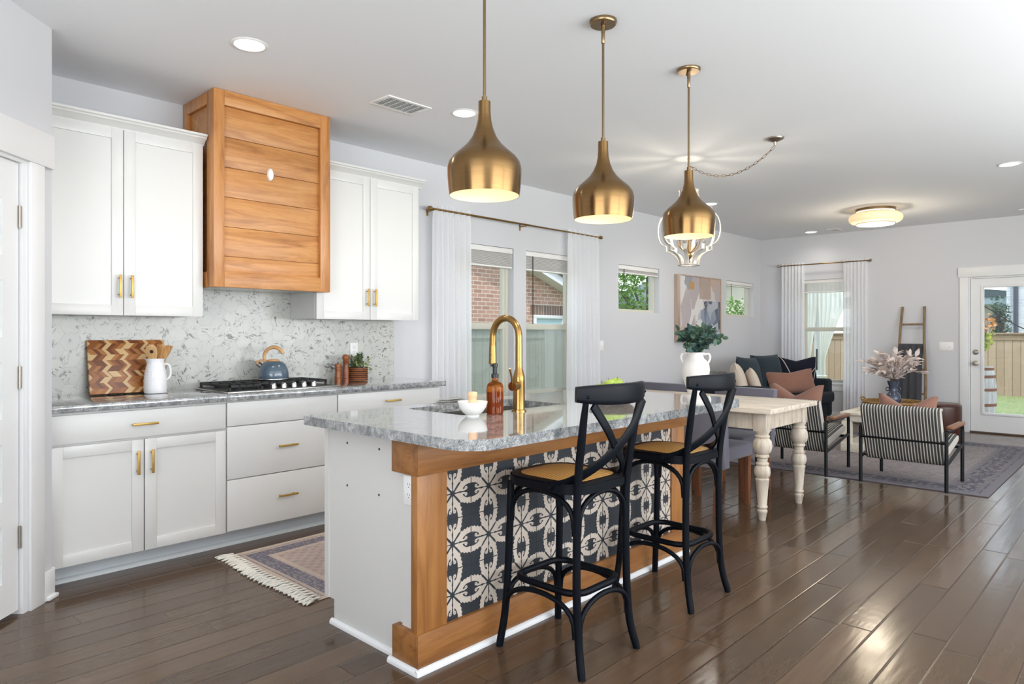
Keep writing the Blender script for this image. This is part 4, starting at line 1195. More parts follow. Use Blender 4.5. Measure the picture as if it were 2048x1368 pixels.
# ------------------------------------------------------------------ ceiling fittings
rl = None
for i, (x, y, lb) in enumerate(((1.60, 3.36, 'recessed ceiling light above the cutting board and left wall cabinet'), (3.08, 3.36, 'recessed ceiling light near the air vent, behind the first pendant'),
                   (7.26, 0.945, 'recessed ceiling light at the right edge of the living room ceiling'), (10.12, 3.655, 'recessed ceiling light closest to the far wall above the curtains'), (7.15, 3.695, 'recessed ceiling light half hidden behind the farthest pendant'))):
    if rl is None:
        rl = thing('recessed_light', lb, 'ceiling light', (x, y, CH), 0, 'recessed ceiling lights')
        b = MB(); b.lathe([(.070, -.001), (.075, -.006), (.088, -.004), (.092, -.0005)], n=36, cap=False); b.build('trim_ring', 'plate', rl)
        b = MB(); b.lathe([(0, -.004), (.071, -.003)], n=32, cap=False); b.build('lens', 'glow', rl)
    else: copy_thing(rl, (x, y, CH), 0, lb)
    lamp('recessed_glow', 'SPOT', (x, y, CH - .02), (0, 0, 0), 12 if x > 9 else 30, (1.0, 0.94, 0.86), radius=.07, spot=R(150), blend=.8)
for x, y in ((1.6, .9), (4.6, .6), (4.6, 3.3)): pass

def vent(label, x, y, w, h):
    v = thing('ceiling_vent', label, 'air vent', (x, y, CH))
    b = MB(); b.box(-w, w, -h, -h + .022, -.006, 0, .001); b.box(-w, w, h - .022, h, -.006, 0, .001); b.box(-w, -w + .022, -h + .022, h - .022, -.006, 0, .001); b.box(w - .022, w, -h + .022, h - .022, -.006, 0, .001); b.build('frame', 'plate', v)
    b = MB(); b.box(-w + .02, w - .02, -h + .02, h - .02, -.001, -.0005); b.build('duct', 'slot', v)
    n_ = int((2 * h - .044) / .016); b = MB()
    for k_ in range(n_):
        y_ = -h + .028 + k_ * (2 * h - .05) / max(1, n_ - 1)
        b.obox(Matrix.Translation((0, y_, -.004)) @ Matrix.Rotation(R(35), 4, 'X'), w - .02, .006, -.0006, .0006)
    for k_ in range(7):
        x_ = -w + .03 + k_ * (2 * w - .06) / 6; b.box(x_ - .001, x_ + .001, -h + .02, h - .02, -.006, -.003)
    b.build('louvre', 'plate', v); return v
vent('white ceiling air vent between the range hood and first pendant', 2.695, 3.545, .172, .105)
vent('small white ceiling air vent at the far wall above the curtains', 10.15, 3.33, .13, .07)
vent('small white ceiling air vent above the patio door at the right edge', 10.1, 1.14, .13, .07)

# flush drum light in the living room
fl = thing('flush_ceiling_light', 'warm glowing round flush ceiling light in the living room', 'ceiling light', (8.78, 2.43, CH))
b = MB(); b.lathe([(0, -.030), (.20, -.030), (.212, -.026), (.212, -.001), (0, -.001)], n=48); b.build('base_plate', 'brass_dark', fl)
b = MB(); b.lathe([(.205, -.048), (.245, -.056), (.275, -.078), (.287, -.108), (.280, -.138), (.255, -.160), (.215, -.172)], n=48, cap=False); b.build('outer_shade', 'shade_amber', fl)
b = MB(); b.lathe([(.204, -.031), (.206, -.176), (.198, -.186), (0, -.200)], n=48, cap=False); b.build('drum', 'shade_glow', fl)
b = MB(); b.tube([(.2075 * math.cos(a), .2075 * math.sin(a), -.175) for a in [2 * PI * k_ / 40 for k_ in range(40)]], .004, 8, closed=True); b.tube([(.2075 * math.cos(a), .2075 * math.sin(a), -.048) for a in [2 * PI * k_ / 40 for k_ in range(40)]], .003, 8, closed=True); b.build('ring', 'brass', fl)
lamp('flush_light_glow', 'POINT', (8.78, 2.43, CH - .32), energy=26, color=(1.0, 0.86, 0.66), radius=.18)

# chandelier on a swagged chain
ch_ = thing('chandelier', 'pale quatrefoil frame chandelier with brass candle arms over the dining table', 'chandelier', (5.19, 2.875, 1.846))
half = [(.080, 0), (.082, .020), (.092, .055), (.115, .085), (.150, .110), (.188, .122), (.188, .165), (.192, .168)]
arc = [(.192 + .066 * math.cos(a), .300 + .132 * math.sin(a)) for a in [R(-90) + PI * k_ / 14 for k_ in range(15)]]
up_ = [(.188, .435), (.188, .478), (.150, .490), (.115, .515), (.092, .545), (.078, .590), (.075, .635)]
prof = half + arc + up_
for ang in (20, 65, 110, 155):
    rot = Matrix.Rotation(R(ang), 4, 'Z')
    for sg in (-1, 1):
        b = MB(); b.tube([rot @ Vector((sg * x, 0, z)) for x, z in prof], 0, 8, flat=(.0045, .016), up=rot @ Vector((0, 1, 0))); b.build('frame_strip', 'champagne', ch_)
b = MB(); b.tube([(.080 * math.cos(a), .080 * math.sin(a), .003) for a in [2 * PI * k_ / 32 for k_ in range(32)]], 0, 8, closed=True, flat=(.012, .004), up=(0, 0, 1)); b.tube([(.075 * math.cos(a), .075 * math.sin(a), .632) for a in [2 * PI * k_ / 32 for k_ in range(32)]], 0, 8, closed=True, flat=(.012, .004), up=(0, 0, 1)); b.build('frame_ring', 'champagne', ch_)
b = MB(); b.cyl((0, 0, .045), (0, 0, .66), .006, n=10); b.lathe([(0, .045), (.012, .05), (.030, .075), (.032, .085), (.012, .100), (.010, .120), (0, .12)], n=20); b.sphere(0, 0, .035, .012); b.build('stem', 'brass', ch_)
for k_ in range(6):
    a = 2 * PI * k_ / 6 + .3; ca, sa = math.cos(a), math.sin(a)
    b = MB(); b.tube(spline([(.008 * ca, .008 * sa, .10), (.040 * ca, .040 * sa, .120), (.085 * ca, .085 * sa, .165), (.100 * ca, .100 * sa, .225)], 5), .004, 8); b.lathe([(0, .222), (.016, .224), (.018, .230), (0, .231)], .100 * ca, .100 * sa, 14); b.build('arm', 'brass', ch_)
    b = MB(); b.cyl((.1 * ca, .1 * sa, .230), (.1 * ca, .1 * sa, .310), .009, n=12); b.build('candle_sleeve', 'cream', ch_)
    b = MB(); b.lathe([(0, .310), (.008, .312), (.014, .330), (.011, .350), (.003, .372), (0, .374)], .1 * ca, .1 * sa, 12); b.build('candle_bulb', 'candle', ch_)
lamp('chandelier_glow', 'POINT', (5.19, 2.875, 2.20), energy=13, color=(1.0, 0.88, 0.70), radius=.05)
cn = thing('swag_chain', 'brass swag chain and ceiling canopy that carry the chandelier', 'chain', (5.085, 2.10, CH))
b = MB(); b.lathe([(0, -.030), (.018, -.028), (.040, -.020), (.062, -.010), (.066, -.001), (0, -.001)], 5.085, 2.10, 32, Matrix.Translation((0, 0, CH))); b.lathe([(0, -.058), (.008, -.056), (.012, -.028)], 5.085, 2.10, 14, Matrix.Translation((0, 0, CH)), cap=False); b.build('canopy', 'nickel', cn, world=True)
b = MB(); b.tube([(5.19, 2.875, CH), (5.19, 2.875, CH - .03), (5.19, 2.885, CH - .045), (5.19, 2.875, CH - .058), (5.19, 2.868, CH - .048)], .003, 8); b.lathe([(0, -.004), (.012, -.003), (.013, 0)], 5.19, 2.875, 12, Matrix.Translation((0, 0, CH)), cap=False); b.build('hook', 'brass', cn, world=True)
P0 = Vector((5.085, 2.10, CH - .06)); P1 = Vector((5.19, 2.872, CH - .055)); links = MB(); n_ = 22; pts = []
for k_ in range(n_ + 1):
    u = k_ / n_; p = P0.lerp(P1, u); p.z -= .30 * 4 * u * (1 - u) * .5 ; pts.append(p)
pts += [P1 + Vector((0, 0, -.03 * k_)) for k_ in range(1, 7)]
b = MB()
for i, (p, q) in enumerate(zip(pts, pts[1:])):
    ax = (q - p); L_ = ax.length; ax.normalize(); sd = ax.cross(Vector((0, 0, 1)))
    if sd.length < .1: sd = Vector((1, 0, 0))
    sd.normalize(); nn = ax.cross(sd); s1 = sd if i % 2 else nn; mid = (p + q) / 2
    b.tube([mid + ax * (L_ * .62 * math.cos(a)) + s1 * (.0085 * math.sin(a)) for a in [2 * PI * k_ / 12 for k_ in range(12)]], .0018, 6, closed=True)
b.build('chain', 'brass', cn, world=True)
# ------------------------------------------------------------------ dining table and chairs
TX0, TX1, TY0, TY1, TZ = 4.46, 5.31, 1.87, 3.62, 0.768
dt = thing('dining_table', 'whitewashed farmhouse dining table with turned legs at the end of the island', 'dining table', ((TX0 + TX1) / 2, (TY0 + TY1) / 2, 0))
b = MB(); n_ = 5
b.box(TX0, TX1, TY0, TY1, TZ - .034, TZ, .003)
b.build('tabletop', 'whitewash', dt, world=True)
b = MB(); i_ = .055
b.box(TX0 + i_ + .06, TX1 - i_ - .06, TY0 + i_ + .012, TY0 + i_ + .034, .618, TZ - .034); b.box(TX0 + i_ + .06, TX1 - i_ - .06, TY1 - i_ - .034, TY1 - i_ - .012, .618, TZ - .034)
b.box(TX0 + i_ + .012, TX0 + i_ + .034, TY0 + i_ + .06, TY1 - i_ - .06, .618, TZ - .034); b.box(TX1 - i_ - .034, TX1 - i_ - .012, TY0 + i_ + .06, TY1 - i_ - .06, .618, TZ - .034)
b.build('apron', 'whitewash_z', dt, world=True)
lp = [(0, .0), (.022, .0), (.024, .012), (.030, .050), (.034, .056), (.034, .068), (.028, .074), (.033, .086), (.036, .092), (.030, .102), (.037, .20), (.044, .268), (.046, .272), (.046, .282), (.038, .288), (.050, .305), (.055, .330), (.050, .358), (.038, .374), (.044, .380), (.044, .390), (.034, .398), (.036, .425), (.046, .432), (.046, .444), (.040, .450), (.058, .470), (.066, .505), (.060, .540), (.044, .562), (.050, .568), (.050, .576), (.040, .584), (.048, .600), (.050, .612), (0, .612)]
for x in (TX0 + i_ + .045, TX1 - i_ - .045):
    for y in (TY0 + i_ + .045, TY1 - i_ - .045):
        b = MB(); b.lathe(lp, x, y, 28); b.box(x - .045, x + .045, y - .045, y + .045, .606, TZ - .034, .002); b.build('leg', 'whitewash_z', dt, world=True)

def make_chair(loc, rz, label):
    """upholstered low-back dining chair, faces +x"""
    s = thing('dining_chair', label, 'dining chair', loc, rz, 'mauve grey upholstered dining chairs')
    b = MB(); b.box(-.02, .50, -.235, .235, .365, .470, .022, 3); b.build('seat', 'mauve', s)
    b = MB()
    b.prism([(-.010, .33), (.065, .33), (.045, .60), (.0, .815), (-.075, .815), (-.055, .60)], 'xz', -.262, .262, .014); b.build('backrest', 'mauve', s)
    for x, y in ((.465, -.20), (.465, .20)):
        b = MB(); b.prism([(x - .022, .37), (x + .022, .37), (x + .017, 0), (x - .017, 0)], 'xz', y - .021, y + .021, .002); b.build('leg', 'leg_wood', s)
    for y in (-.20, .20):
        b = MB(); b.prism([(-.005, .37), (.045, .37), (.0, 0), (-.038, 0)], 'xz', y - .021, y + .021, .002); b.build('leg', 'leg_wood', s)
    return s
c0 = make_chair((4.440, 2.435, 0), 0, 'mauve grey upholstered chair between the island and the dining table')
copy_thing(c0, (5.53, 2.55, 0), PI, 'mauve grey chair across the table, its back nearer the striped armchairs')
copy_thing(c0, (5.53, 3.32, 0), PI, 'mauve grey chair across the table, behind the white vase')

# white two-handled vase with eucalyptus
vs_ = thing('vase', 'matte white two-handled vase on the dining table', 'vase', (4.955, 2.685, TZ), R(118))
b = MB(); b.lathe([(0, 0), (.056, 0), (.058, .006), (.060, .03), (.082, .10), (.103, .165), (.111, .215), (.106, .255), (.086, .290), (.066, .308), (.060, .325), (.064, .345), (.072, .356), (.068, .357), (.058, .340), (.054, .32), (.06, .30), (0, .25)], n=44); b.build('body', 'matte_white', vs_)
for s in (-1, 1):
    b = MB(); b.tube(spline([(s * .066, 0, .342), (s * .100, 0, .345), (s * .112, 0, .315), (s * .098, 0, .275), (s * .092, 0, .262)], 6), .0085, 10); b.build('handle', 'matte_white', vs_)
eu = thing('eucalyptus_bunch', 'grey green eucalyptus branches in the white vase', 'plant', (4.955, 2.685, TZ + .34))
rnd_ = random.Random(11)
for i in range(20):
    a = 2 * PI * i / 20 + rnd_.uniform(-.2, .2); sp_ = rnd_.uniform(.06, .235); hz = rnd_.uniform(.08, .25) * (1.2 - sp_ * 2.0)
    tip = Vector((sp_ * math.cos(a), sp_ * math.sin(a), hz)); midp = Vector((tip.x * .35, tip.y * .35, hz * .75))
    pts = spline([(0.01 * math.cos(a), 0.01 * math.sin(a), -.10), (0.022 * math.cos(a), .022 * math.sin(a), .01), midp, tip], 5)
    sb = MB(); sb.tube(pts, .0016, 6); so = sb.build('stem', 'stem', eu)
    b = MB()
    for k_ in range(6, len(pts)):
        for sgn in (0, 1, 2):
            d = Vector((rnd_.uniform(-1, 1), rnd_.uniform(-1, 1), rnd_.uniform(-.5, .8)))
            sz = rnd_.uniform(.040, .062)
            b.leaf(pts[k_], d, (rnd_.uniform(-1, 1), rnd_.uniform(-1, 1), .6), sz, sz * .78, .12, True)
    b.build('foliage', 'euc', so)

# ------------------------------------------------------------------ living room
b = MB(); rug = rugmat('living_rug', 6.38, 9.45, .965, 3.42, c(150, 139, 136), c(88, 89, 100), c(66, 68, 80), c(150, 138, 134), c(108, 104, 110), 0.30)
b.box(6.38, 9.45, .965, 3.42, 0.0005, .010, .003)
solo(b, 'area_rug', rug, 'large faded grey mauve oriental rug under the striped armchairs', 'rug')
rg = bpy.data.objects['area_rug']
# keep the pattern in world coordinates
for v in rg.data.vertices: v.co += rg.location
rg.location = (0, 0, 0)

def make_armchair(loc, label):
    s = thing('armchair', label, 'armchair', loc, 0, 'ticking striped armchairs in front of the coffee table')
    r = .0145
    for sy in (-1, 1):
        y = sy * .315
        b = MB(); b.tube(spline([(.60, y, 0), (.60, y, .25), (.60, y, .43), (.588, y, .472), (.55, y, .485), (.30, y, .483), (.02, y, .480)], 6), r, 12); b.build('front_leg', 'tube', s)
        b = MB(); b.tube([(0, y, 0), (0, y, .482)], r, 12); b.build('rear_leg', 'tube', s)
        b = MB(); b.tube([(0, y, .215), (.60, y, .315)], r * .9, 12); b.build('side_rail', 'tube', s)
        b = MB(); b.box(.13, .575, y - .026, y + .026, .488, .514, .005); b.build('armrest', 'arm_wood', s)
    b = MB(); b.tube([(-.012, -.315, .395), (-.012, .315, .395)], r * .95, 12); b.build('back_rail', 'tube', s)
    for q_ in ((.08, .228), (.52, .302)):
        b = MB(); b.tube([(q_[0], -.315, q_[1]), (q_[0], .315, q_[1])], r * .9, 12); b.build('seat_rail', 'tube', s)
    # one striped sling: back then seat, rounded cross section
    def sling(p0, p1, th, w):
        p0 = Vector(p0); p1 = Vector(p1); ax = p1 - p0; L_ = ax.length; ax.normalize(); nn = Vector((-ax.z, 0, ax.x))
        b = MB(); N_ = 56; K = 18
        rings = []
        for j in range(N_ + 1):
            y = -w + 2 * w * j / N_; ring = []
            puff = .0035 * math.cos(2 * PI * y / .0225)
            e_ = 1.0 - max(0, abs(y) / w - .94) / .06 * .45
            for k_ in range(K):
                a = 2 * PI * k_ / K; u = math.copysign(abs(math.cos(a)) ** .35, math.cos(a)); v = math.copysign(abs(math.sin(a)) ** .6, math.sin(a))
                q = p0 + ax * (L_ / 2 + u * L_ / 2) + nn * (v * (th / 2 * e_ + puff)); ring.append(b.bm.verts.new((q.x, y, q.z)))
            rings.append(ring)
        for a_, c_ in zip(rings, rings[1:]):
            for k_ in range(K): b.bm.faces.new((a_[k_], a_[(k_ + 1) % K], c_[(k_ + 1) % K], c_[k_]))
        b.bm.faces.new(rings[0]); b.bm.faces.new(rings[-1]); bmesh.ops.recalc_face_normals(b.bm, faces=b.bm.faces[:])
        return b
    sling((.10, 0, .205), (-.085, 0, .672), .085, .2925).build('back_cushion', 'ticking', s, angle=60)
    sling((.06, 0, .275), (.585, 0, .375), .095, .2925).build('seat_cushion', 'ticking', s, angle=60)
    return s
a0 = make_armchair((6.285, 1.540, .010), 'black and white striped armchair nearer the patio door, back to the viewer')
copy_thing(a0, (6.285, 2.455, .010), 0, 'black and white striped armchair partly hidden behind the dining table')

def pillow(name, mat, label, p, rz, tilt, w, h, th, chop=0.0, roll=0.0, group=None):
    o = thing(name, label, 'cushion', p, 0, group)
    o.rotation_euler = (R(tilt), R(roll), R(rz))
    b = MB(); b.cushion(w, h, th, Matrix.Identity(4), 18, chop); b.build('cover', mat, o, angle=70)
    # piping round the seam
    return o
# cushion local x is its width, local -y its face, leaning back about x
pillow('throw_pillow', 'rust', 'rust velvet pillow with a chopped top on the armchair near the patio door', (6.420, 1.545, .392), -90, -10, .45, .37, .16, .105)
pillow('throw_pillow', 'rust', 'rust velvet pillow on the armchair behind the dining table', (6.42, 2.475, .41), -90, -10, .50, .40, .16, .105)

# sofa along the window wall, facing the room
so = thing('sofa', 'dark teal sofa with loose cushions along the window wall', 'sofa', (9.15, 3.92, 0))
SX0, SX1, SY0, SY1 = 7.98, 10.26, 3.36, 4.42
b = MB(); b.box(SX0 + .03, SX1 - .03, SY0 + .05, SY1, .10, .30, .03, 3); b.build('base', 'teal', so, world=True)
b = MB(); b.box(SX0 + .03, SX1 - .03, 4.14, SY1, .28, .72, .06, 4); b.build('backrest', 'teal', so, world=True)
for x0, x1 in ((SX0, SX0 + .20), (SX1 - .20, SX1)):
    b = MB(); b.box(x0, x1, SY0 + .04, SY1 - .02, .10, .632, .04, 4); b.build('arm', 'teal', so, world=True)
for x0, x1 in ((SX0 + .21, SX0 + 1.135), (SX0 + 1.145, SX1 - .21)):
    b = MB(); b.box(x0, x1, SY0 + .02, 4.16, .30, .455, .045, 4)
    b.box(x0 if x0 > 9 else x0 - .19, x1 + .19 if x0 > 9 else x1, SY0, SY0 + .10, .30, .455, .04, 4)
    b.build('seat_cushion', 'teal', so, world=True)
for x in (SX0 + .08, SX1 - .08):
    for y in (SY0 + .12, SY1 - .06):
        b = MB(); b.cyl((x, y, 0.0105), (x, y, .105), .018, .025, 14); b.build('leg', 'leg_wood', so, world=True)
G_ = 'loose cushions on the sofa'
SZ = .455
pillow('throw_pillow', 'cream', 'cream linen pillow at the left end of the sofa, the larger one', (8.24, 3.79, SZ), 28, -16, .52, .47, .18, 0.0, 4, G_)
pillow('throw_pillow', 'cream', 'smaller cream pillow in front, beside the rust pillow on the sofa', (8.37, 3.66, SZ), 30, -18, .42, .40, .15, 0.0, 8, G_)
pillow('throw_pillow', 'navy', 'dark teal velvet pillow behind the cream pillows', (8.74, 3.90, SZ), 0, -12, .60, .52, .20, 0.0, 3, G_)
pillow('throw_pillow', 'navy', 'dark teal velvet pillow in the middle of the sofa behind the rust pillow', (9.33, 3.90, SZ), -10, -13, .66, .54, .22, 0.0, 0, G_)
pillow('throw_pillow', 'navy_lines', 'navy pillow with thin crossing pale lines at the right end of the sofa', (9.84, 3.72, SZ), -46, -12, .58, .50, .18, .05, 0, G_)
pillow('throw_pillow', 'rust', 'rust velvet lumbar pillow leaning in front of the navy pillows on the sofa', (9.36, 3.60, SZ), -38, -20, .70, .34, .15, .03, -4, G_)
b = MB()
b.sheet(lambda u, v: Vector((8.02 + u * .62, 4.46 - (v * .44) if v < .6 else 4.46 - .264 - (v - .6) * .12, (.748 + .020 * math.sin(u * 22 + v * 2)) if v < .62 else .748 + .020 * math.sin(u * 22 + v * 2) - (v - .62) * .55)), 36, 16)
bmesh.ops.solidify(b.bm, geom=b.bm.faces[:], thickness=.012)
solo(b, 'throw_blanket', 'grey_throw', 'pale grey ribbed throw draped over the left of the sofa back', 'throw', angle=70)

# coffee table, tray, vase with dried leaves
cf = thing('coffee_table', 'cream painted trestle coffee table behind the striped armchairs', 'coffee table', (8.31, 2.13, .010))
CX0, CX1, CY0, CY1 = 7.76, 8.86, 1.76, 2.50
b = MB(); b.box(CX0, CX1, CY0, CY1, .405, .435, .004); b.build('tabletop', 'cream_wood', cf, world=True)
b = MB(); b.box(CX0 + .04, CX1 - .04, CY0 + .04, CY1 - .04, .335, .405, .002); b.build('apron', 'cream_wood', cf, world=True)
for y0, y1 in ((CY0 + .01, CY0 + .10), (CY1 - .10, CY1 - .01)):
    for x0, x1 in ((CX0 + .02, CX0 + .11), (CX1 - .11, CX1 - .02)):
        b = MB(); b.box(x0, x1, y0, y1, .0105, .335, .004); b.build('leg', 'cream_wood', cf, world=True)
b = MB(); b.box(CX0 + .01, CX1 - .01, CY0 + .005, CY1 - .005, .0105, .105, .005); b.build('shelf', 'cream_wood', cf, world=True)
tr_ = thing('woven_tray', 'round seagrass woven tray on the coffee table', 'tray', (8.28, 2.11, .4355))
b = MB(); prof = [(0, .002), (.27, .002)]
for k_ in range(9): prof.append((.292 + .012 * math.sin(k_ * PI / 1.0 * .9) + k_ * .002, .006 + k_ * .0125))
prof += [(.300, .108), (.286, .100), (.276, .03), (0, .02)]
b.lathe(prof, n=60); b.build('body', 'seagrass', tr_)
for s in (-1, 1):
    b = MB(); b.tube(spline([(.06, s * .300, .100), (.04, s * .318, .125), (-.04, s * .318, .125), (-.06, s * .300, .100)], 6), .010, 10); b.build('handle', 'seagrass', tr_)
dv = thing('vase', 'blue grey glazed vase with two tiny handles in the woven tray', 'vase', (8.28, 2.115, .456), R(110))
b = MB(); b.lathe([(0, 0), (.045, 0), (.060, .02), (.078, .075), (.080, .115), (.068, .155), (.045, .180), (.036, .200), (.042, .245), (.060, .300), (.055, .300), (.035, .245), (.030, .20), (0, .16)], n=36); b.build('body', 'vase_blue', dv)
for s in (-1, 1):
    b = MB(); b.tube([(s * (.052 + .018 * math.cos(a)), 0, .212 + .018 * math.sin(a)) for a in [2 * PI * k_ / 16 for k_ in range(16)]], .006, 8, closed=True); b.build('handle', 'vase_blue', dv)
dl = thing('dried_leaf_bunch', 'pale pink dried leaves spreading from the blue grey vase', 'dried plant', (8.28, 2.115, .75))
rnd_ = random.Random(5)
for i in range(24):
    a = 2 * PI * i / 24 + rnd_.uniform(-.2, .2); sp_ = rnd_.uniform(.08, .30); hz = rnd_.uniform(.10, .33) * (1.15 - sp_ * 1.3)
    tip = Vector((sp_ * math.cos(a), sp_ * math.sin(a), hz)); pts = spline([(.008 * math.cos(a), .008 * math.sin(a), -.15), (.015 * math.cos(a), .015 * math.sin(a), .0), tip * .55 + Vector((0, 0, .04)), tip], 5)
    sb = MB(); sb.tube(pts, .002, 6); s_o = sb.build('stem', 'stem', dl)
    b = MB()
    for k_ in range(6, len(pts)):
        for _ in range(2):
            d = (pts[k_] - pts[k_ - 2]).normalized() * .8 + Vector((rnd_.uniform(-1, 1), rnd_.uniform(-1, 1), rnd_.uniform(-.4, .5)))
            L_ = rnd_.uniform(.075, .125); b.leaf(pts[k_], d, (rnd_.uniform(-.7, .7), rnd_.uniform(-.7, .7), 1), L_, L_ * .42, .25)
    b.build('foliage', 'pink_leaf', s_o)

ot = thing('ottoman', 'round brown leather ottoman beside the patio door', 'ottoman', (9.28, 1.86, .010))
b = MB(); b.lathe([(0, 0.001), (.195, .001), (.203, .012), (.205, .40), (.200, .435), (.185, .450), (0, .455)], n=44); b.build('body', 'leather', ot)
b = MB(); b.tube([(.2035 * math.cos(a), .2035 * math.sin(a), .428) for a in [2 * PI * k_ / 48 for k_ in range(48)]], .0045, 8, closed=True); b.build('seam', 'leather', ot)

# blanket ladder
ld = thing('blanket_ladder', 'weathered wooden blanket ladder leaning on the far wall', 'ladder', (10.3, 2.41, 0))
def lx(z): return 10.12 + (10.472 - 10.12) * z / 1.64
for y0, y1, nm in ((2.605, 2.553, 0), (2.205, 2.296, 1)):
    b = MB(); pts = [(lx(q * 1.64), y0 + (y1 - y0) * q + .006 * math.sin(q * 9 + nm), q * 1.64) for q in [k_ / 12 for k_ in range(13)]]
    b.tube(pts, [.020 - .004 * k_ / 12 for k_ in range(13)], 12); b.build('rail', 'bamboo', ld, world=True)
for z in (1.40, 1.118, .80, .48, .2):
    q = z / 1.64; b = MB(); b.tube([(lx(z), 2.605 - .052 * q - .0, z), (lx(z), 2.205 + .091 * q, z)], .0125, 10); b.build('rung', 'bamboo', ld, world=True)
b = MB()
def bl(u, v):
    y = 2.290 + u * .275 - .03 * v * (1 - 2 * u) ; fold = .012 * math.sin(u * 24 + v * 1.5) * (.4 + v)
    if v < .12: a = v / .12 * PI; return Vector((lx(1.118) + .022 * math.cos(a) + fold * .3 , y, 1.118 + .020 * math.sin(a) + .002))
    q = (v - .12) / .88; z = 1.118 - q * .84
    return Vector((lx(z) - .032 - .012 * q + fold, y, z))
b.sheet(bl, 40, 30); b.sheet(lambda u, v: Vector((lx(1.118 - v * .5) + .026 + .006 * math.sin(u * 20), 2.290 + u * .275, 1.118 - v * .5)), 20, 8)
bmesh.ops.solidify(b.bm, geom=b.bm.faces[:], thickness=.006)
solo(b, 'blanket', 'charcoal', 'dark grey fringed blanket hung over the ladder rung', 'blanket', angle=70)

# ------------------------------------------------------------------ painting, curtains, blinds
M['pale_frame'] = wood_grain('pale_frame_wood', c(176, 152, 134), c(150, 124, 106), c(196, 176, 160), 2, 0.5)
pt = thing('painting', 'large framed abstract painting in greys, navy and blush on the window wall', 'painting', (8.44, YW, 1.6))
PX0, PX1, PZ0, PZ1, PF = 7.862, 9.01, 1.165, 2.045, 4.482
b = MB()
for x0, x1, z0, z1 in ((PX0, PX0 + .014, PZ0, PZ1), (PX1 - .014, PX1, PZ0, PZ1), (PX0 + .014, PX1 - .014, PZ0, PZ0 + .014), (PX0 + .014, PX1 - .014, PZ1 - .014, PZ1)): b.box(x0, x1, PF, YW - .001, z0, z1, .001)
b.build('frame', 'pale_frame', pt, world=True)
t = T('abstract_paint'); x, y, z = t.xyz()
x = x + 0.0
wx = t.noise(t.vec(x * 2.0, z * 2.0, 0.0), 2.5, 4, 0.6) - 0.5
cell = t.vcol(t.vec(x * 4.5 + wx * 0.8, z * 2.2 + wx * 0.5, 0.0), 1.0)
cell2 = t.vcol(t.vec(x * 10.0 + wx, z * 7.0, 3.0), 1.0)
n1 = t.noise(t.vec(x * 5.0, z * 2.0, 5.0), 1.5, 5, 0.65)
col = t.ramp(cell, [(0.0, c(176, 166, 168)), (0.3, c(200, 194, 194)), (0.48, c(150, 150, 158)), (0.62, c(214, 210, 208)), (0.78, c(186, 164, 150)), (0.92, c(120, 126, 140))], 'CONSTANT')
dk = ((x + (z * -0.55) + wx * 0.7) > 0.02)
c2 = t.ramp(cell2, [(0.0, c(88, 100, 124)), (0.3, c(168, 172, 182)), (0.5, c(56, 66, 88)), (0.62, c(206, 206, 208)), (0.8, c(128, 140, 160)), (0.93, c(40, 46, 62))], 'CONSTANT')
col = t.mix(dk * (z < 0.12) * 0.9, col, c2)
st = ((x - 0.12).abs() < 0.16) * (z > 0.14); col = t.mix(st * 0.8, col, t.mix(n1, c(196, 168, 148), c(120, 100, 92)))
col = t.mix(((x + 0.24).abs() < 0.06) * ((z - 0.31).abs() < 0.05), col, c(186, 142, 84))
col = t.mix((n1 - 0.52).max(0.0) * 1.0, col, c(222, 220, 220))
M['paint'] = t.pr(col, 0.6, normal=t.bump(n1, 0.2, 0.004))
b = MB(); b.box(PX0 + .014, PX1 - .014, PF + .012, PF + .03, PZ0 + .014, PZ1 - .014); b.build('canvas', 'paint', pt, world=True)

def curtain(axis, fixed, u0, u1, ztop, label, n_f, spread=0.0, seed=1, group=None):
    o = thing('curtain', label, 'curtain', ((u0 + u1) / 2, fixed, 0) if axis == 'y' else (fixed, (u0 + u1) / 2, 0), 0, group)
    rd = random.Random(seed); ph = [rd.uniform(0, 6) for _ in range(4)]
    def f(u, v):
        w = u0 + (u1 - u0) * u; mid = (u0 + u1) / 2; w = mid + (w - mid) * (1 + spread * (1 - v) ** 1.2)
        z = .015 + v * (ztop - .015)
        amp = .024 - .008 * v
        d = amp * math.sin(u * n_f * 2 * PI + ph[0] + .5 * math.sin(u * 7 + ph[1])) + .012 * math.sin(u * n_f * 3.3 + ph[2] + v * 2) * (1 - v)
        top = ztop - z
        if top < .05: d *= .55; z += .010 * math.sin(u * n_f * 4 * PI + ph[3]) * (1 if top < .012 else 0)
        elif top < .09: d *= .3
        return Vector((w, fixed + d, z)) if axis == 'y' else Vector((fixed + d, w, z))
    b = MB(); b.sheet(f, 110, 44); b.build('panel', 'sheer', o, world=True, angle=180)
    return o
curtain('y', 4.480, 3.745, 4.190, 2.365, 'white sheer curtain left of the dining windows, beside the wall cabinet', 7, .05, 1, 'sheer curtains at the dining windows')
curtain('y', 4.480, 5.560, 6.100, 2.365, 'white sheer curtain right of the dining windows, beside the light switch', 7, .04, 2, 'sheer curtains at the dining windows')
curtain('x', 10.405, 3.855, 4.205, 2.335, 'white sheer curtain at the far window, on the sofa corner side', 7, .02, 3, 'sheer curtains at the far window')
curtain('x', 10.405, 2.985, 3.310, 2.335, 'white sheer curtain at the far window, on the ladder side', 7, .06, 4, 'sheer curtains at the far window')
rd_ = thing('curtain_rod', 'long thin brass curtain rod over the dining windows', 'curtain rod', (4.9, 4.48, 2.335))
b = MB(); b.cyl((3.735, 4.48, 2.335), (4.98, 4.48, 2.335), .0095, n=12); b.cyl((4.90, 4.48, 2.335), (6.125, 4.48, 2.335), .0075, n=12); b.build('rod', 'brass', rd_, world=True)
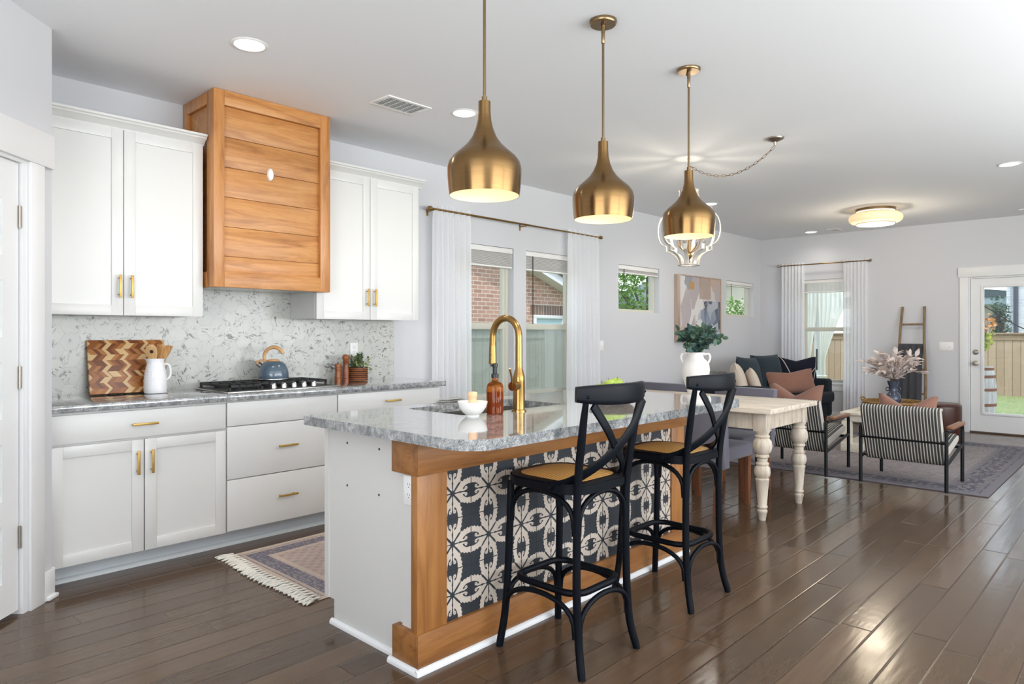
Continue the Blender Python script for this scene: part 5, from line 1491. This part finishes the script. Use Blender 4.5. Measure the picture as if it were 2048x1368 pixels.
for x, s in ((3.735, -1), (6.125, 1)):
    b = MB(); b.lathe([(0, 0), (.010, 0), (.010, .008), (.019, .012), (.019, .034), (.013, .040), (0, .041)], n=18, mat4=Matrix.Translation((x, 4.48, 2.335)) @ Matrix.Rotation(R(90 * s), 4, 'Y')); b.build('finial', 'brass', rd_, world=True)
for x in (3.72 + .03, 4.92, 6.10):
    b = MB(); b.box(x - .006, x + .006, 4.474, YW, 2.318, 2.326, .001); b.box(x - .010, x + .010, YW - .006, YW, 2.285, 2.345, .001); b.build('bracket', 'brass', rd_, world=True)
rd_ = thing('curtain_rod', 'short curtain rod over the far living room window', 'curtain rod', (10.405, 3.58, 2.305))
b = MB(); b.cyl((10.405, 2.962, 2.305), (10.405, 4.225, 2.305), .0085, n=12); b.build('rod', 'brass', rd_, world=True)
for y, s in ((2.962, 1), (4.225, -1)):
    b = MB(); b.lathe([(0, 0), (.010, 0), (.020, .010), (.020, .030), (0, .036)], n=18, mat4=Matrix.Translation((10.405, y, 2.305)) @ Matrix.Rotation(R(90 * s), 4, 'X')); b.build('finial', 'nickel', rd_, world=True)
    b = MB(); b.box(10.40, XF, y + s * .02 - .005, y + s * .02 + .005, 2.290, 2.300); b.build('bracket', 'nickel', rd_, world=True)

def blind(axis, fixed, u0, u1, ztop, zbot, label, wand=None):
    o = thing('window_blind', label, 'window blind', ((u0 + u1) / 2, fixed, zbot) if axis == 'y' else (fixed, (u0 + u1) / 2, zbot), 0, None)
    def bx(b, a0, a1, d0, d1, s0, s1, bev=0.0):
        if axis == 'y': b.box(a0, a1, fixed + d0, fixed + d1, s0, s1, bev)
        else: b.box(fixed + d0, fixed + d1, a0, a1, s0, s1, bev)
    b = MB(); bx(b, u0 + .004, u1 - .004, .012, .062, ztop - .052, ztop - .002, .004); b.build('valance', 'blind', o, world=True)
    b = MB(); z = ztop - .058; k_ = 0
    while z > zbot + .022:
        bx(b, u0 + .008, u1 - .008, .014 + .002 * (k_ % 2), .062, z - .0035, z); z -= .0085; k_ += 1
    b.build('slat', 'blind', o, world=True)
    b = MB(); bx(b, u0 + .008, u1 - .008, .014, .062, zbot, zbot + .018, .003); b.build('bottom_rail', 'blind', o, world=True)
    if wand:
        u, z0 = wand; b = MB()
        if axis == 'y': b.cyl((u, fixed + .008, ztop - .05), (u, fixed + .008, z0), .004, n=8)
        b.build('wand', 'dark', o, world=True)
    return o
blind('y', YW, W1[0], W1[1], 2.10, 1.905, 'raised white slat blind in the dining window nearer the kitchen')
blind('y', YW, W2[0], W2[1], 2.10, 1.905, 'raised white slat blind in the dining window nearer the light switch', (5.125, 1.37))
blind('y', YW, W3[0], W3[1], 2.085, 1.985, 'raised white blind in the small high window left of the painting', (6.735, 1.83))
blind('y', YW, W4[0], W4[1], 2.05, 1.975, 'raised white blind in the small high window near the room corner', (9.51, 1.82))
blind('x', XF, W5[0], W5[1], 2.08, 1.885, 'raised white blind in the far window between the sheer curtains')

# ------------------------------------------------------------------ kitchen runner with tassels
kr = thing('kitchen_rug', 'faded pink and grey fringed rug runner between island and cabinets', 'rug', (0, 0, 0))
KX0, KX1, KY0, KY1 = 1.722, 3.62, 2.900, 3.868
krm = rugmat('kitchen_runner', KX0, KX1 + 1, KY0, KY1, c(224, 206, 196), c(234, 214, 202), c(142, 138, 154), c(224, 212, 208), c(240, 224, 210), 0.17, c(218, 176, 160), 44, 88.0)
b = MB(); b.sheet(lambda u, v: Vector((KX0 + u * (KX1 - KX0) + .010 * math.sin(v * 9), KY0 + v * (KY1 - KY0) + .004 * math.sin(u * 23), .0105 + .0025 * math.sin(u * 15 + v * 4) * (1 - u))), 60, 30)
bmesh.ops.solidify(b.bm, geom=b.bm.faces[:], thickness=.008)
zmin = min(v.co.z for v in b.bm.verts)
for v in b.bm.verts: v.co.z += .0006 - zmin
b.build('pile', krm, kr)
rnd_ = random.Random(21)
tas = None
for i in range(26):
    y = KY0 + .015 + (KY1 - KY0 - .03) * i / 25
    if tas is None or i % 5 == 0:
        b = MB()
        for k_ in range(7):
            a0_ = rnd_.uniform(-.012, .012); ex = rnd_.uniform(-.022, .022); L_ = rnd_.uniform(.065, .088)
            b.tube(spline([(.012, a0_ * .3, .010), (-.012, a0_ * .45, .011), (-L_ * .5, a0_ + ex * .4, .0085 + .003 * (k_ % 3)), (-L_, a0_ * 1.3 + ex, .0065)], 4), .0038, 6)
        b.sphere(-.004, 0, .011, .007, .006, .006, 10, 6)
        tas = b.build('tassel', 'cream' if False else 'towel_w', kr); tas.location = (KX0 + .010 * math.sin((y - KY0) / (KY1 - KY0) * 9), y, 0)
    else:
        k_ = tas.copy(); COL.objects.link(k_); k_.parent = kr; k_.location = (KX0 + .010 * math.sin((y - KY0) / (KY1 - KY0) * 9), y, 0); k_.rotation_euler = (0, 0, rnd_.uniform(-.15, .15))

# ------------------------------------------------------------------ outdoors
GZ = -0.06
t = T('lawn'); nz = t.noise(scale=22, detail=5, rough=0.7); n2 = t.noise(scale=1.3, detail=3)
gc = t.ramp(nz, [(0.3, c(92, 112, 60)), (0.5, c(134, 150, 92)), (0.7, c(172, 178, 126))])
M['lawn'] = t.pr(t.mix(n2 * 0.5, gc, c(170, 172, 120)), 0.9, normal=t.bump(nz, 0.8, 0.03))
b = MB(); b.box(-6, 45, -14, YR - .1, GZ - .2, GZ); b.box(XF + .14, 45, YR - .1, 24, GZ - .2, GZ); b.box(-6, XF + .14, YW + .14, 24, GZ - .2, GZ); b.box(-6, XR - .1, YR - .1, YW + .14, GZ - .2, GZ)
struct(b, 'ground', 'lawn', smooth=False)
b = MB(); b.box(XF + .14, 12.6, -1.5, 3.4, GZ, GZ + .05, .01); t = T('concrete'); nz = t.noise(scale=30, detail=4); M['concrete'] = t.pr(t.mix(nz, c(176, 160, 140), c(206, 192, 174)), 0.9); struct(b, 'patio_floor', 'concrete')
b = MB(); b.box(XR - .5, XF + .55, YR - .5, YW + .70, CH + .12, CH + .22); struct(b, 'roof', 'trim', smooth=False)  # unseen slab, its overhang added to keep the sun off the windows

def brickmat(name, c1, c2, mortar, axis='xz'):
    t = T(name); x, y, z = t.xyz(); n = t.nt.nodes.new('ShaderNodeTexBrick')
    t.link(t.vec(x if axis[0] == 'x' else y, z, 0.0), n.inputs['Vector'])
    n.inputs['Color1'].default_value = c1; n.inputs['Color2'].default_value = c2; n.inputs['Mortar'].default_value = mortar
    n.inputs['Scale'].default_value = 1.0; n.inputs['Mortar Size'].default_value = 0.007; n.inputs['Brick Width'].default_value = 0.215; n.inputs['Row Height'].default_value = 0.078; n.inputs['Bias'].default_value = -0.1
    nz = t.noise(scale=24, detail=3)
    return t.pr(t.mix(nz * 0.5, E(t, n.outputs['Color']), c(156, 122, 106) if axis == 'xz' else c(230, 230, 230)), 0.9)
M['brick'] = brickmat('red_brown_brick', c(204, 160, 138), c(170, 130, 114), c(236, 226, 210))
M['white_brick'] = brickmat('pale_painted_brick', c(206, 212, 220), c(178, 186, 196), c(224, 226, 228), 'yz')
t = T('soldier_brick'); x, y, z = t.xyz(); f_ = (x / 0.085).fract(); g_ = (f_ < 0.1).max(((z / 0.215).fract()) < 0.04)
M['soldier'] = t.pr(t.mix(g_, t.mix(t.white(t.vec((x / 0.085).floor(), 0.0, 0.0)), c(132, 104, 88), c(104, 78, 66)), c(210, 198, 182)), 0.9)
t = T('shingle'); x, y, z = t.xyz(); M['shingle'] = t.pr(t.mix(t.noise(scale=30, detail=3), c(70, 84, 88), c(112, 124, 126)), 0.95)
t = T('fence_board'); x, y, z = t.xyz()
def boards(name, u, a_, b2):
    t = T(name); x, y, z = t.xyz(); q = x if u == 'x' else y
    i_ = (q / 0.145).floor(); f_ = (q / 0.145).fract(); r_ = t.white(t.vec(i_, 0.0, 0.0)); st = t.noise(t.vec(q * 30.0, z * 1.5, r_ * 9.0), 1.5, 4, 0.6)
    cc = t.mix(r_ * 0.6 + st * 0.4, a_, b2); g_ = (f_ < 0.06)
    return t.pr(t.mix(g_ * 0.8, cc, c(70, 60, 44)), 0.9, normal=t.bump(g_ * -1.0, .6, .02))
M['fence_y'] = boards('cedar_fence_far', 'y', c(168, 144, 122), c(198, 174, 150))
M['fence_x'] = boards('grey_fence_side', 'x', c(166, 164, 150), c(186, 184, 170))
M['fence_post'] = plain('fence_post_wood', c(158, 134, 110), 0.9)

# neighbour's brick house beside the dining windows
nh = thing('neighbor_house', 'brown brick gable house outside the dining windows', 'house', (9.5, 10.4, GZ))
HY0 = 9.4
def rake(x): return 2.56 - .345 * (x - 10.34)
b = MB(); b.prism([(5.5, GZ), (12.6, GZ), (12.6, rake(12.6)), (7.2, rake(7.2)), (5.5, rake(7.2) - .6)], 'xz', HY0, HY0 + .25); b.build('brick_wall', 'brick', nh, world=True)
b = MB(); b.prism([(7.1, rake(7.1) - .02), (12.85, rake(12.85) - .02), (12.85, rake(12.85) + .16), (7.1, rake(7.1) + .16)], 'xz', HY0 - .34, HY0 - .30); b.prism([(7.1, rake(7.1)), (12.85, rake(12.85)), (12.85, rake(12.85) + .03), (7.1, rake(7.1) + .03)], 'xz', HY0 - .30, HY0 + .01); b.build('rake_board', 'trim', nh, world=True)
b = MB(); b.prism([(7.1, rake(7.1) + .16), (12.95, rake(12.95) + .16), (12.95, rake(12.95) + .24), (7.1, rake(7.1) + .24)], 'xz', HY0 - .40, HY0 + 5); b.build('roof', 'shingle', nh, world=True)
b = MB(); b.box(10.46, 11.62, HY0 - .012, HY0 + .02, 1.665, 1.88); b.build('soldier_course', 'soldier', nh, world=True)
b = MB(); b.box(10.52, 11.53, HY0 - .05, HY0 + .01, 1.595, 1.665, .004); b.box(11.45, 11.53, HY0 - .05, HY0 + .01, .5, 1.60, .004); b.box(10.52, 10.60, HY0 - .05, HY0 + .01, .5, 1.6, .004); b.box(10.52, 11.53, HY0 - .05, HY0 + .01, .46, .54); b.build('window_frame', 'trim', nh, world=True)
b = MB(); b.box(10.60, 11.45, HY0 - .01, HY0 - .004, .54, 1.60); M['pale_pane'] = plain('pale_window_pane', c(176, 206, 208), 0.1); b.build('window_pane', 'pale_pane', nh, world=True)

def fence(label, pts, ztop, mat, post_every=2.4, cap=True):
    (x0, y0), (x1, y1) = pts; f = thing('fence', label, 'fence', ((x0 + x1) / 2, (y0 + y1) / 2, GZ))
    b = MB(); al = 'x' if abs(x1 - x0) > abs(y1 - y0) else 'y'
    if al == 'x': b.box(x0, x1, y0 - .012, y0 + .012, GZ, ztop)
    else: b.box(x0 - .012, x0 + .012, y0, y1, GZ, ztop)
    b.build('board_panel', mat, f, world=True)
    b = MB()
    if al == 'x': b.box(x0, x1, y0 - .07, y0 + .07, ztop, ztop + .035, .004); b.box(x0, x1, y0 - .035, y0 - .012, ztop - .12, ztop - .02)
    else: b.box(x0 - .07, x0 + .07, y0, y1, ztop, ztop + .035, .004); b.box(x0 - .035, x0 - .012, y0, y1, ztop - .12, ztop - .02)
    b.build('cap_rail', 'fence_post' if al == 'y' else mat, f, world=True)
    n_ = int(max(abs(x1 - x0), abs(y1 - y0)) / post_every)
    for k_ in range(n_ + 1):
        q = k_ / n_; x, y = x0 + (x1 - x0) * q, y0 + (y1 - y0) * q
        b = MB(); b.box(x - .045, x + .045, y - .045, y + .045, GZ, ztop - .02, .003); b.build('post', 'fence_post' if al == 'y' else mat, f, world=True)
    return f
fence('grey board fence outside the dining windows', ((2.5, 7.1), (17.85, 7.1)), 1.33, 'fence_x')
fence('tall tan board fence across the lawn beyond the patio door', ((18.0, -5.5), (18.0, 9.2)), 1.26, 'fence_y')
b = MB()
b.sheet(lambda u, v: Vector((8.05 + u * 1.15, 6.93 + .028 * math.sin(u * 30) + .01 * math.sin(u * 71), GZ + .05 + v * 1.42)), 60, 6)
bmesh.ops.solidify(b.bm, geom=b.bm.faces[:], thickness=.003)
solo(b, 'outdoor_curtain', 'sheer_blue', 'pale rippled sheet in front of the grey fence outside the right dining window', 'outdoor curtain', angle=180)  # sheet set here for the pale blue tone in the lower sash

# patio curtains, post and tie beyond the far window
def tied(y0, y1, yt, label, sd):
    o = thing('outdoor_curtain', label, 'outdoor curtain', (12.7, (y0 + y1) / 2, GZ), 0, 'tied patio curtains')
    def f(u, v):
        z = GZ + .02 + v * (2.75 - GZ); w = abs(z - .52); k_ = min(1.0, max(0.16, (w / 1.25) ** 1.3 if z > .52 else .16 + w * .38))
        y = yt + (y0 + (y1 - y0) * u - yt) * k_
        return Vector((12.7 + .03 * math.sin(u * 34 + sd) * (.4 + k_) , y, z))
    b = MB(); b.sheet(f, 60, 50); b.build('panel', 'sheer_blue', o, world=True, angle=180)
    b = MB(); b.tube([(12.7 + .06 * math.cos(a), yt + .08 * math.sin(a), .52) for a in [2 * PI * k_ / 16 for k_ in range(16)]], .012, 8, closed=True); b.build('tie', 'sheer_blue', o, world=True)
tied(4.47, 4.83, 4.62, 'pale blue tied patio curtain at the left outside the far window', 1)
tied(4.02, 4.44, 4.40, 'pale blue tied patio curtain at the right outside the far window', 2)
po = thing('patio_post', 'white patio post between the tied outdoor curtains', 'post', (12.8, 4.50, GZ)); b = MB(); b.box(12.76, 12.86, 4.455, 4.555, GZ, 2.85, .006); b.build('shaft', 'trim', po, world=True); b = MB(); b.box(12.752, 12.762, 4.49, 4.515, .62, 1.0, .004); b.build('hook_strap', 'dark', po, world=True)

# half barrel planter with a blooming shrub
bp = thing('barrel', 'white weathered barrel with rusty hoops outside the patio door', 'barrel', (12.05, 1.965, GZ + .05))
t = T('barrel_stave'); x, y, z = t.xyz(); nz = t.noise(t.scale(t.obj(), 8, 8, 1.2), 3, 4, .6); M['stave'] = t.pr(t.ramp(nz, [(0.3, c(186, 180, 172)), (0.6, c(226, 224, 220))]), .8)
M['rust_hoop'] = plain('rusty_hoop', c(146, 100, 78), 0.8)
b = MB(); b.lathe([(0, 0), (.205, 0), (.232, .16), (.245, .36), (.240, .52), (.225, .68), (.205, .80), (.19, .80), (.19, .72), (0, .72)], n=36); b.build('staves', 'stave', bp)
for z, r_ in ((.05, .214), (.25, .241), (.47, .244), (.66, .230), (.77, .211)):
    b = MB(); b.tube([(r_ * math.cos(a), r_ * math.sin(a), z) for a in [2 * PI * k_ / 36 for k_ in range(36)]], 0, 8, closed=True, flat=(.019, .004), up=None) if False else b.lathe([(r_ - .004, z - .02), (r_ + .003, z - .02), (r_ + .003, z + .02), (r_ - .004, z + .02)], n=36, cap=False); b.build('hoop', 'rust_hoop', bp)
rnd_ = random.Random(31)
fs_ = thing('flowering_shrub', 'orange and yellow-green flowering shrub standing in the white barrel', 'plant', (12.05, 1.965, GZ + .77))
b = MB()
for k_ in range(6):
    a = k_ * 1.1; b.tube(spline([(.02 * math.cos(a), .02 * math.sin(a), -.03), (.05 * math.cos(a), .05 * math.sin(a), .3), (.14 * math.cos(a), .14 * math.sin(a), .62)], 4), .006, 6)
b.build('stem', 'stem', fs_)
for nm, mt, zc, rz, n_, s_ in (('foliage', 'yellowgreen', .50, .17, 260, .06), ('bloom', 'flower', .72, .17, 220, .055)):
    b = MB()
    for k_ in range(n_):
        d = Vector((rnd_.gauss(0, 1), rnd_.gauss(0, 1), rnd_.gauss(0, 1))).normalized() * rnd_.random() ** .4
        b.leaf(Vector((d.x * .22, d.y * .24, zc + d.z * rz)), (rnd_.gauss(0, 1), rnd_.gauss(0, 1), rnd_.gauss(0, 1)), (rnd_.gauss(0, 1), rnd_.gauss(0, 1), 1), s_, s_ * .7, .2, True)
    b.build(nm, mt, fs_)

def tree(name, label, x, y, zc, rx, rz, n_, seed, mat='tree', sz=.2):
    rd = random.Random(seed); o = thing(name, label, 'tree', (x, y, GZ))
    b = MB(); b.tube(spline([(0, 0, 0), (.05, .03, (zc - GZ) * .5), (-.03, .02, zc - GZ + rz * .4)], 6), [.12 - .06 * k_ / 12 for k_ in range(13)], 10)
    for k_ in range(6):
        a = k_ * 1.05; b.tube([(0, 0, (zc - GZ) * .55 + .1 * k_), (rx * .55 * math.cos(a), rx * .55 * math.sin(a), zc - GZ + rz * .2)], [.04, .015], 6)
    b.build('trunk', 'bark', o)
    b = MB()
    for k_ in range(n_):
        d = Vector((rd.gauss(0, 1), rd.gauss(0, 1), rd.gauss(0, 1))).normalized() * (.35 + .65 * rd.random() ** .45); d *= 1 + .18 * math.sin(d.x * 6 + seed) * math.cos(d.z * 5)
        s_ = sz * rd.uniform(.6, 1.1)
        b.leaf(Vector((d.x * rx, d.y * rx, zc - GZ + d.z * rz)), (rd.gauss(0, 1), rd.gauss(0, 1), rd.gauss(0, .7)), (rd.gauss(0, .6), rd.gauss(0, .6), 1), s_, s_ * .7, .2, True)
    b.build('foliage', mat, o); return o
tree('leafy_tree', 'bright green leafy tree seen through the small window left of the painting', 15.3, 9.6, 2.15, 1.5, 1.5, 4600, 4, sz=.115)
tree('leafy_tree', 'low green tree seen through the small window near the room corner', 19.6, 9.2, 1.35, 1.3, 1.0, 2400, 9, sz=.11)
tree('young_tree', 'small dark green conifer beyond the tan fence past the patio door', 19.4, 2.70, 1.55, .22, .62, 900, 12, 'euc', .06)

# houses beyond the tan fence
ph_ = thing('porch_house', 'beige house with dark roof and pale eave seen high in the patio door', 'house', (26, 4.6, GZ))
M['beige'] = plain('beige_stucco', c(206, 198, 184), 0.9); M['eave_blue'] = plain('pale_blue_eave', c(186, 204, 214), 0.6)
b = MB(); b.box(25.0, 28, 3.45, 7.5, GZ, 2.17); b.build('wall', 'beige', ph_, world=True)
b = MB(); b.box(24.4, 28.4, 3.20, 7.9, 2.15, 2.37, .01); b.build('eave', 'eave_blue', ph_, world=True)
b = MB(); b.prism([(3.1, 2.37), (8.0, 2.37), (8.0, 2.45), (5.0, 2.75), (3.1, 2.52)], 'yz', 24.3, 28.5); b.build('roof', 'shingle', ph_, world=True)
wh = thing('white_brick_house', 'pale painted brick house at the right seen through the patio door', 'house', (24, 0, GZ))
b = MB(); b.box(22.0, 26, -6, 2.93, GZ, 5.2); b.build('brick_wall', 'white_brick', wh, world=True)
b = MB(); b.cyl((21.94, 2.72, GZ), (21.94, 2.72, 5.2), .055, n=10); b.build('downspout', 'vase_blue', wh, world=True)
bh = thing('beige_house', 'pale tan house with sloped roof seen through the small window near the corner', 'house', (29, 14, GZ))
b = MB(); b.prism([(24, GZ), (36, GZ), (36, 2.4), (30, 4.0), (24, 2.4)], 'xz', 13.5, 17); b.build('wall', 'beige', bh, world=True)
b = MB(); b.prism([(23.4, 2.35), (30, 4.1), (36.6, 2.35), (36.6, 2.6), (30, 4.4), (23.4, 2.6)], 'xz', 13.1, 17.3); b.build('roof', 'shingle', bh, world=True)

sl = thing('string_lights', 'dark string of patio lights sagging across the lawn', 'string lights', (13.6, .8, 1.3))
pts = spline([(13.4, 2.45, 2.0), (13.5, 2.0, 1.66), (13.6, 1.55, 1.34), (13.7, 1.0, 1.22), (13.8, .2, 1.5), (13.9, -1.0, 2.2)], 8)
b = MB(); b.tube(pts, .008, 6); b.build('cable', 'dark', sl, world=True)
for k_ in range(4, len(pts), 6):
    p = pts[k_]; b = MB(); b.cyl(p, p - Vector((0, 0, .07)), .012, n=8); b.sphere(p.x, p.y, p.z - .095, .022, .022, .032, 10, 8); b.build('bulb', 'dark', sl, world=True)
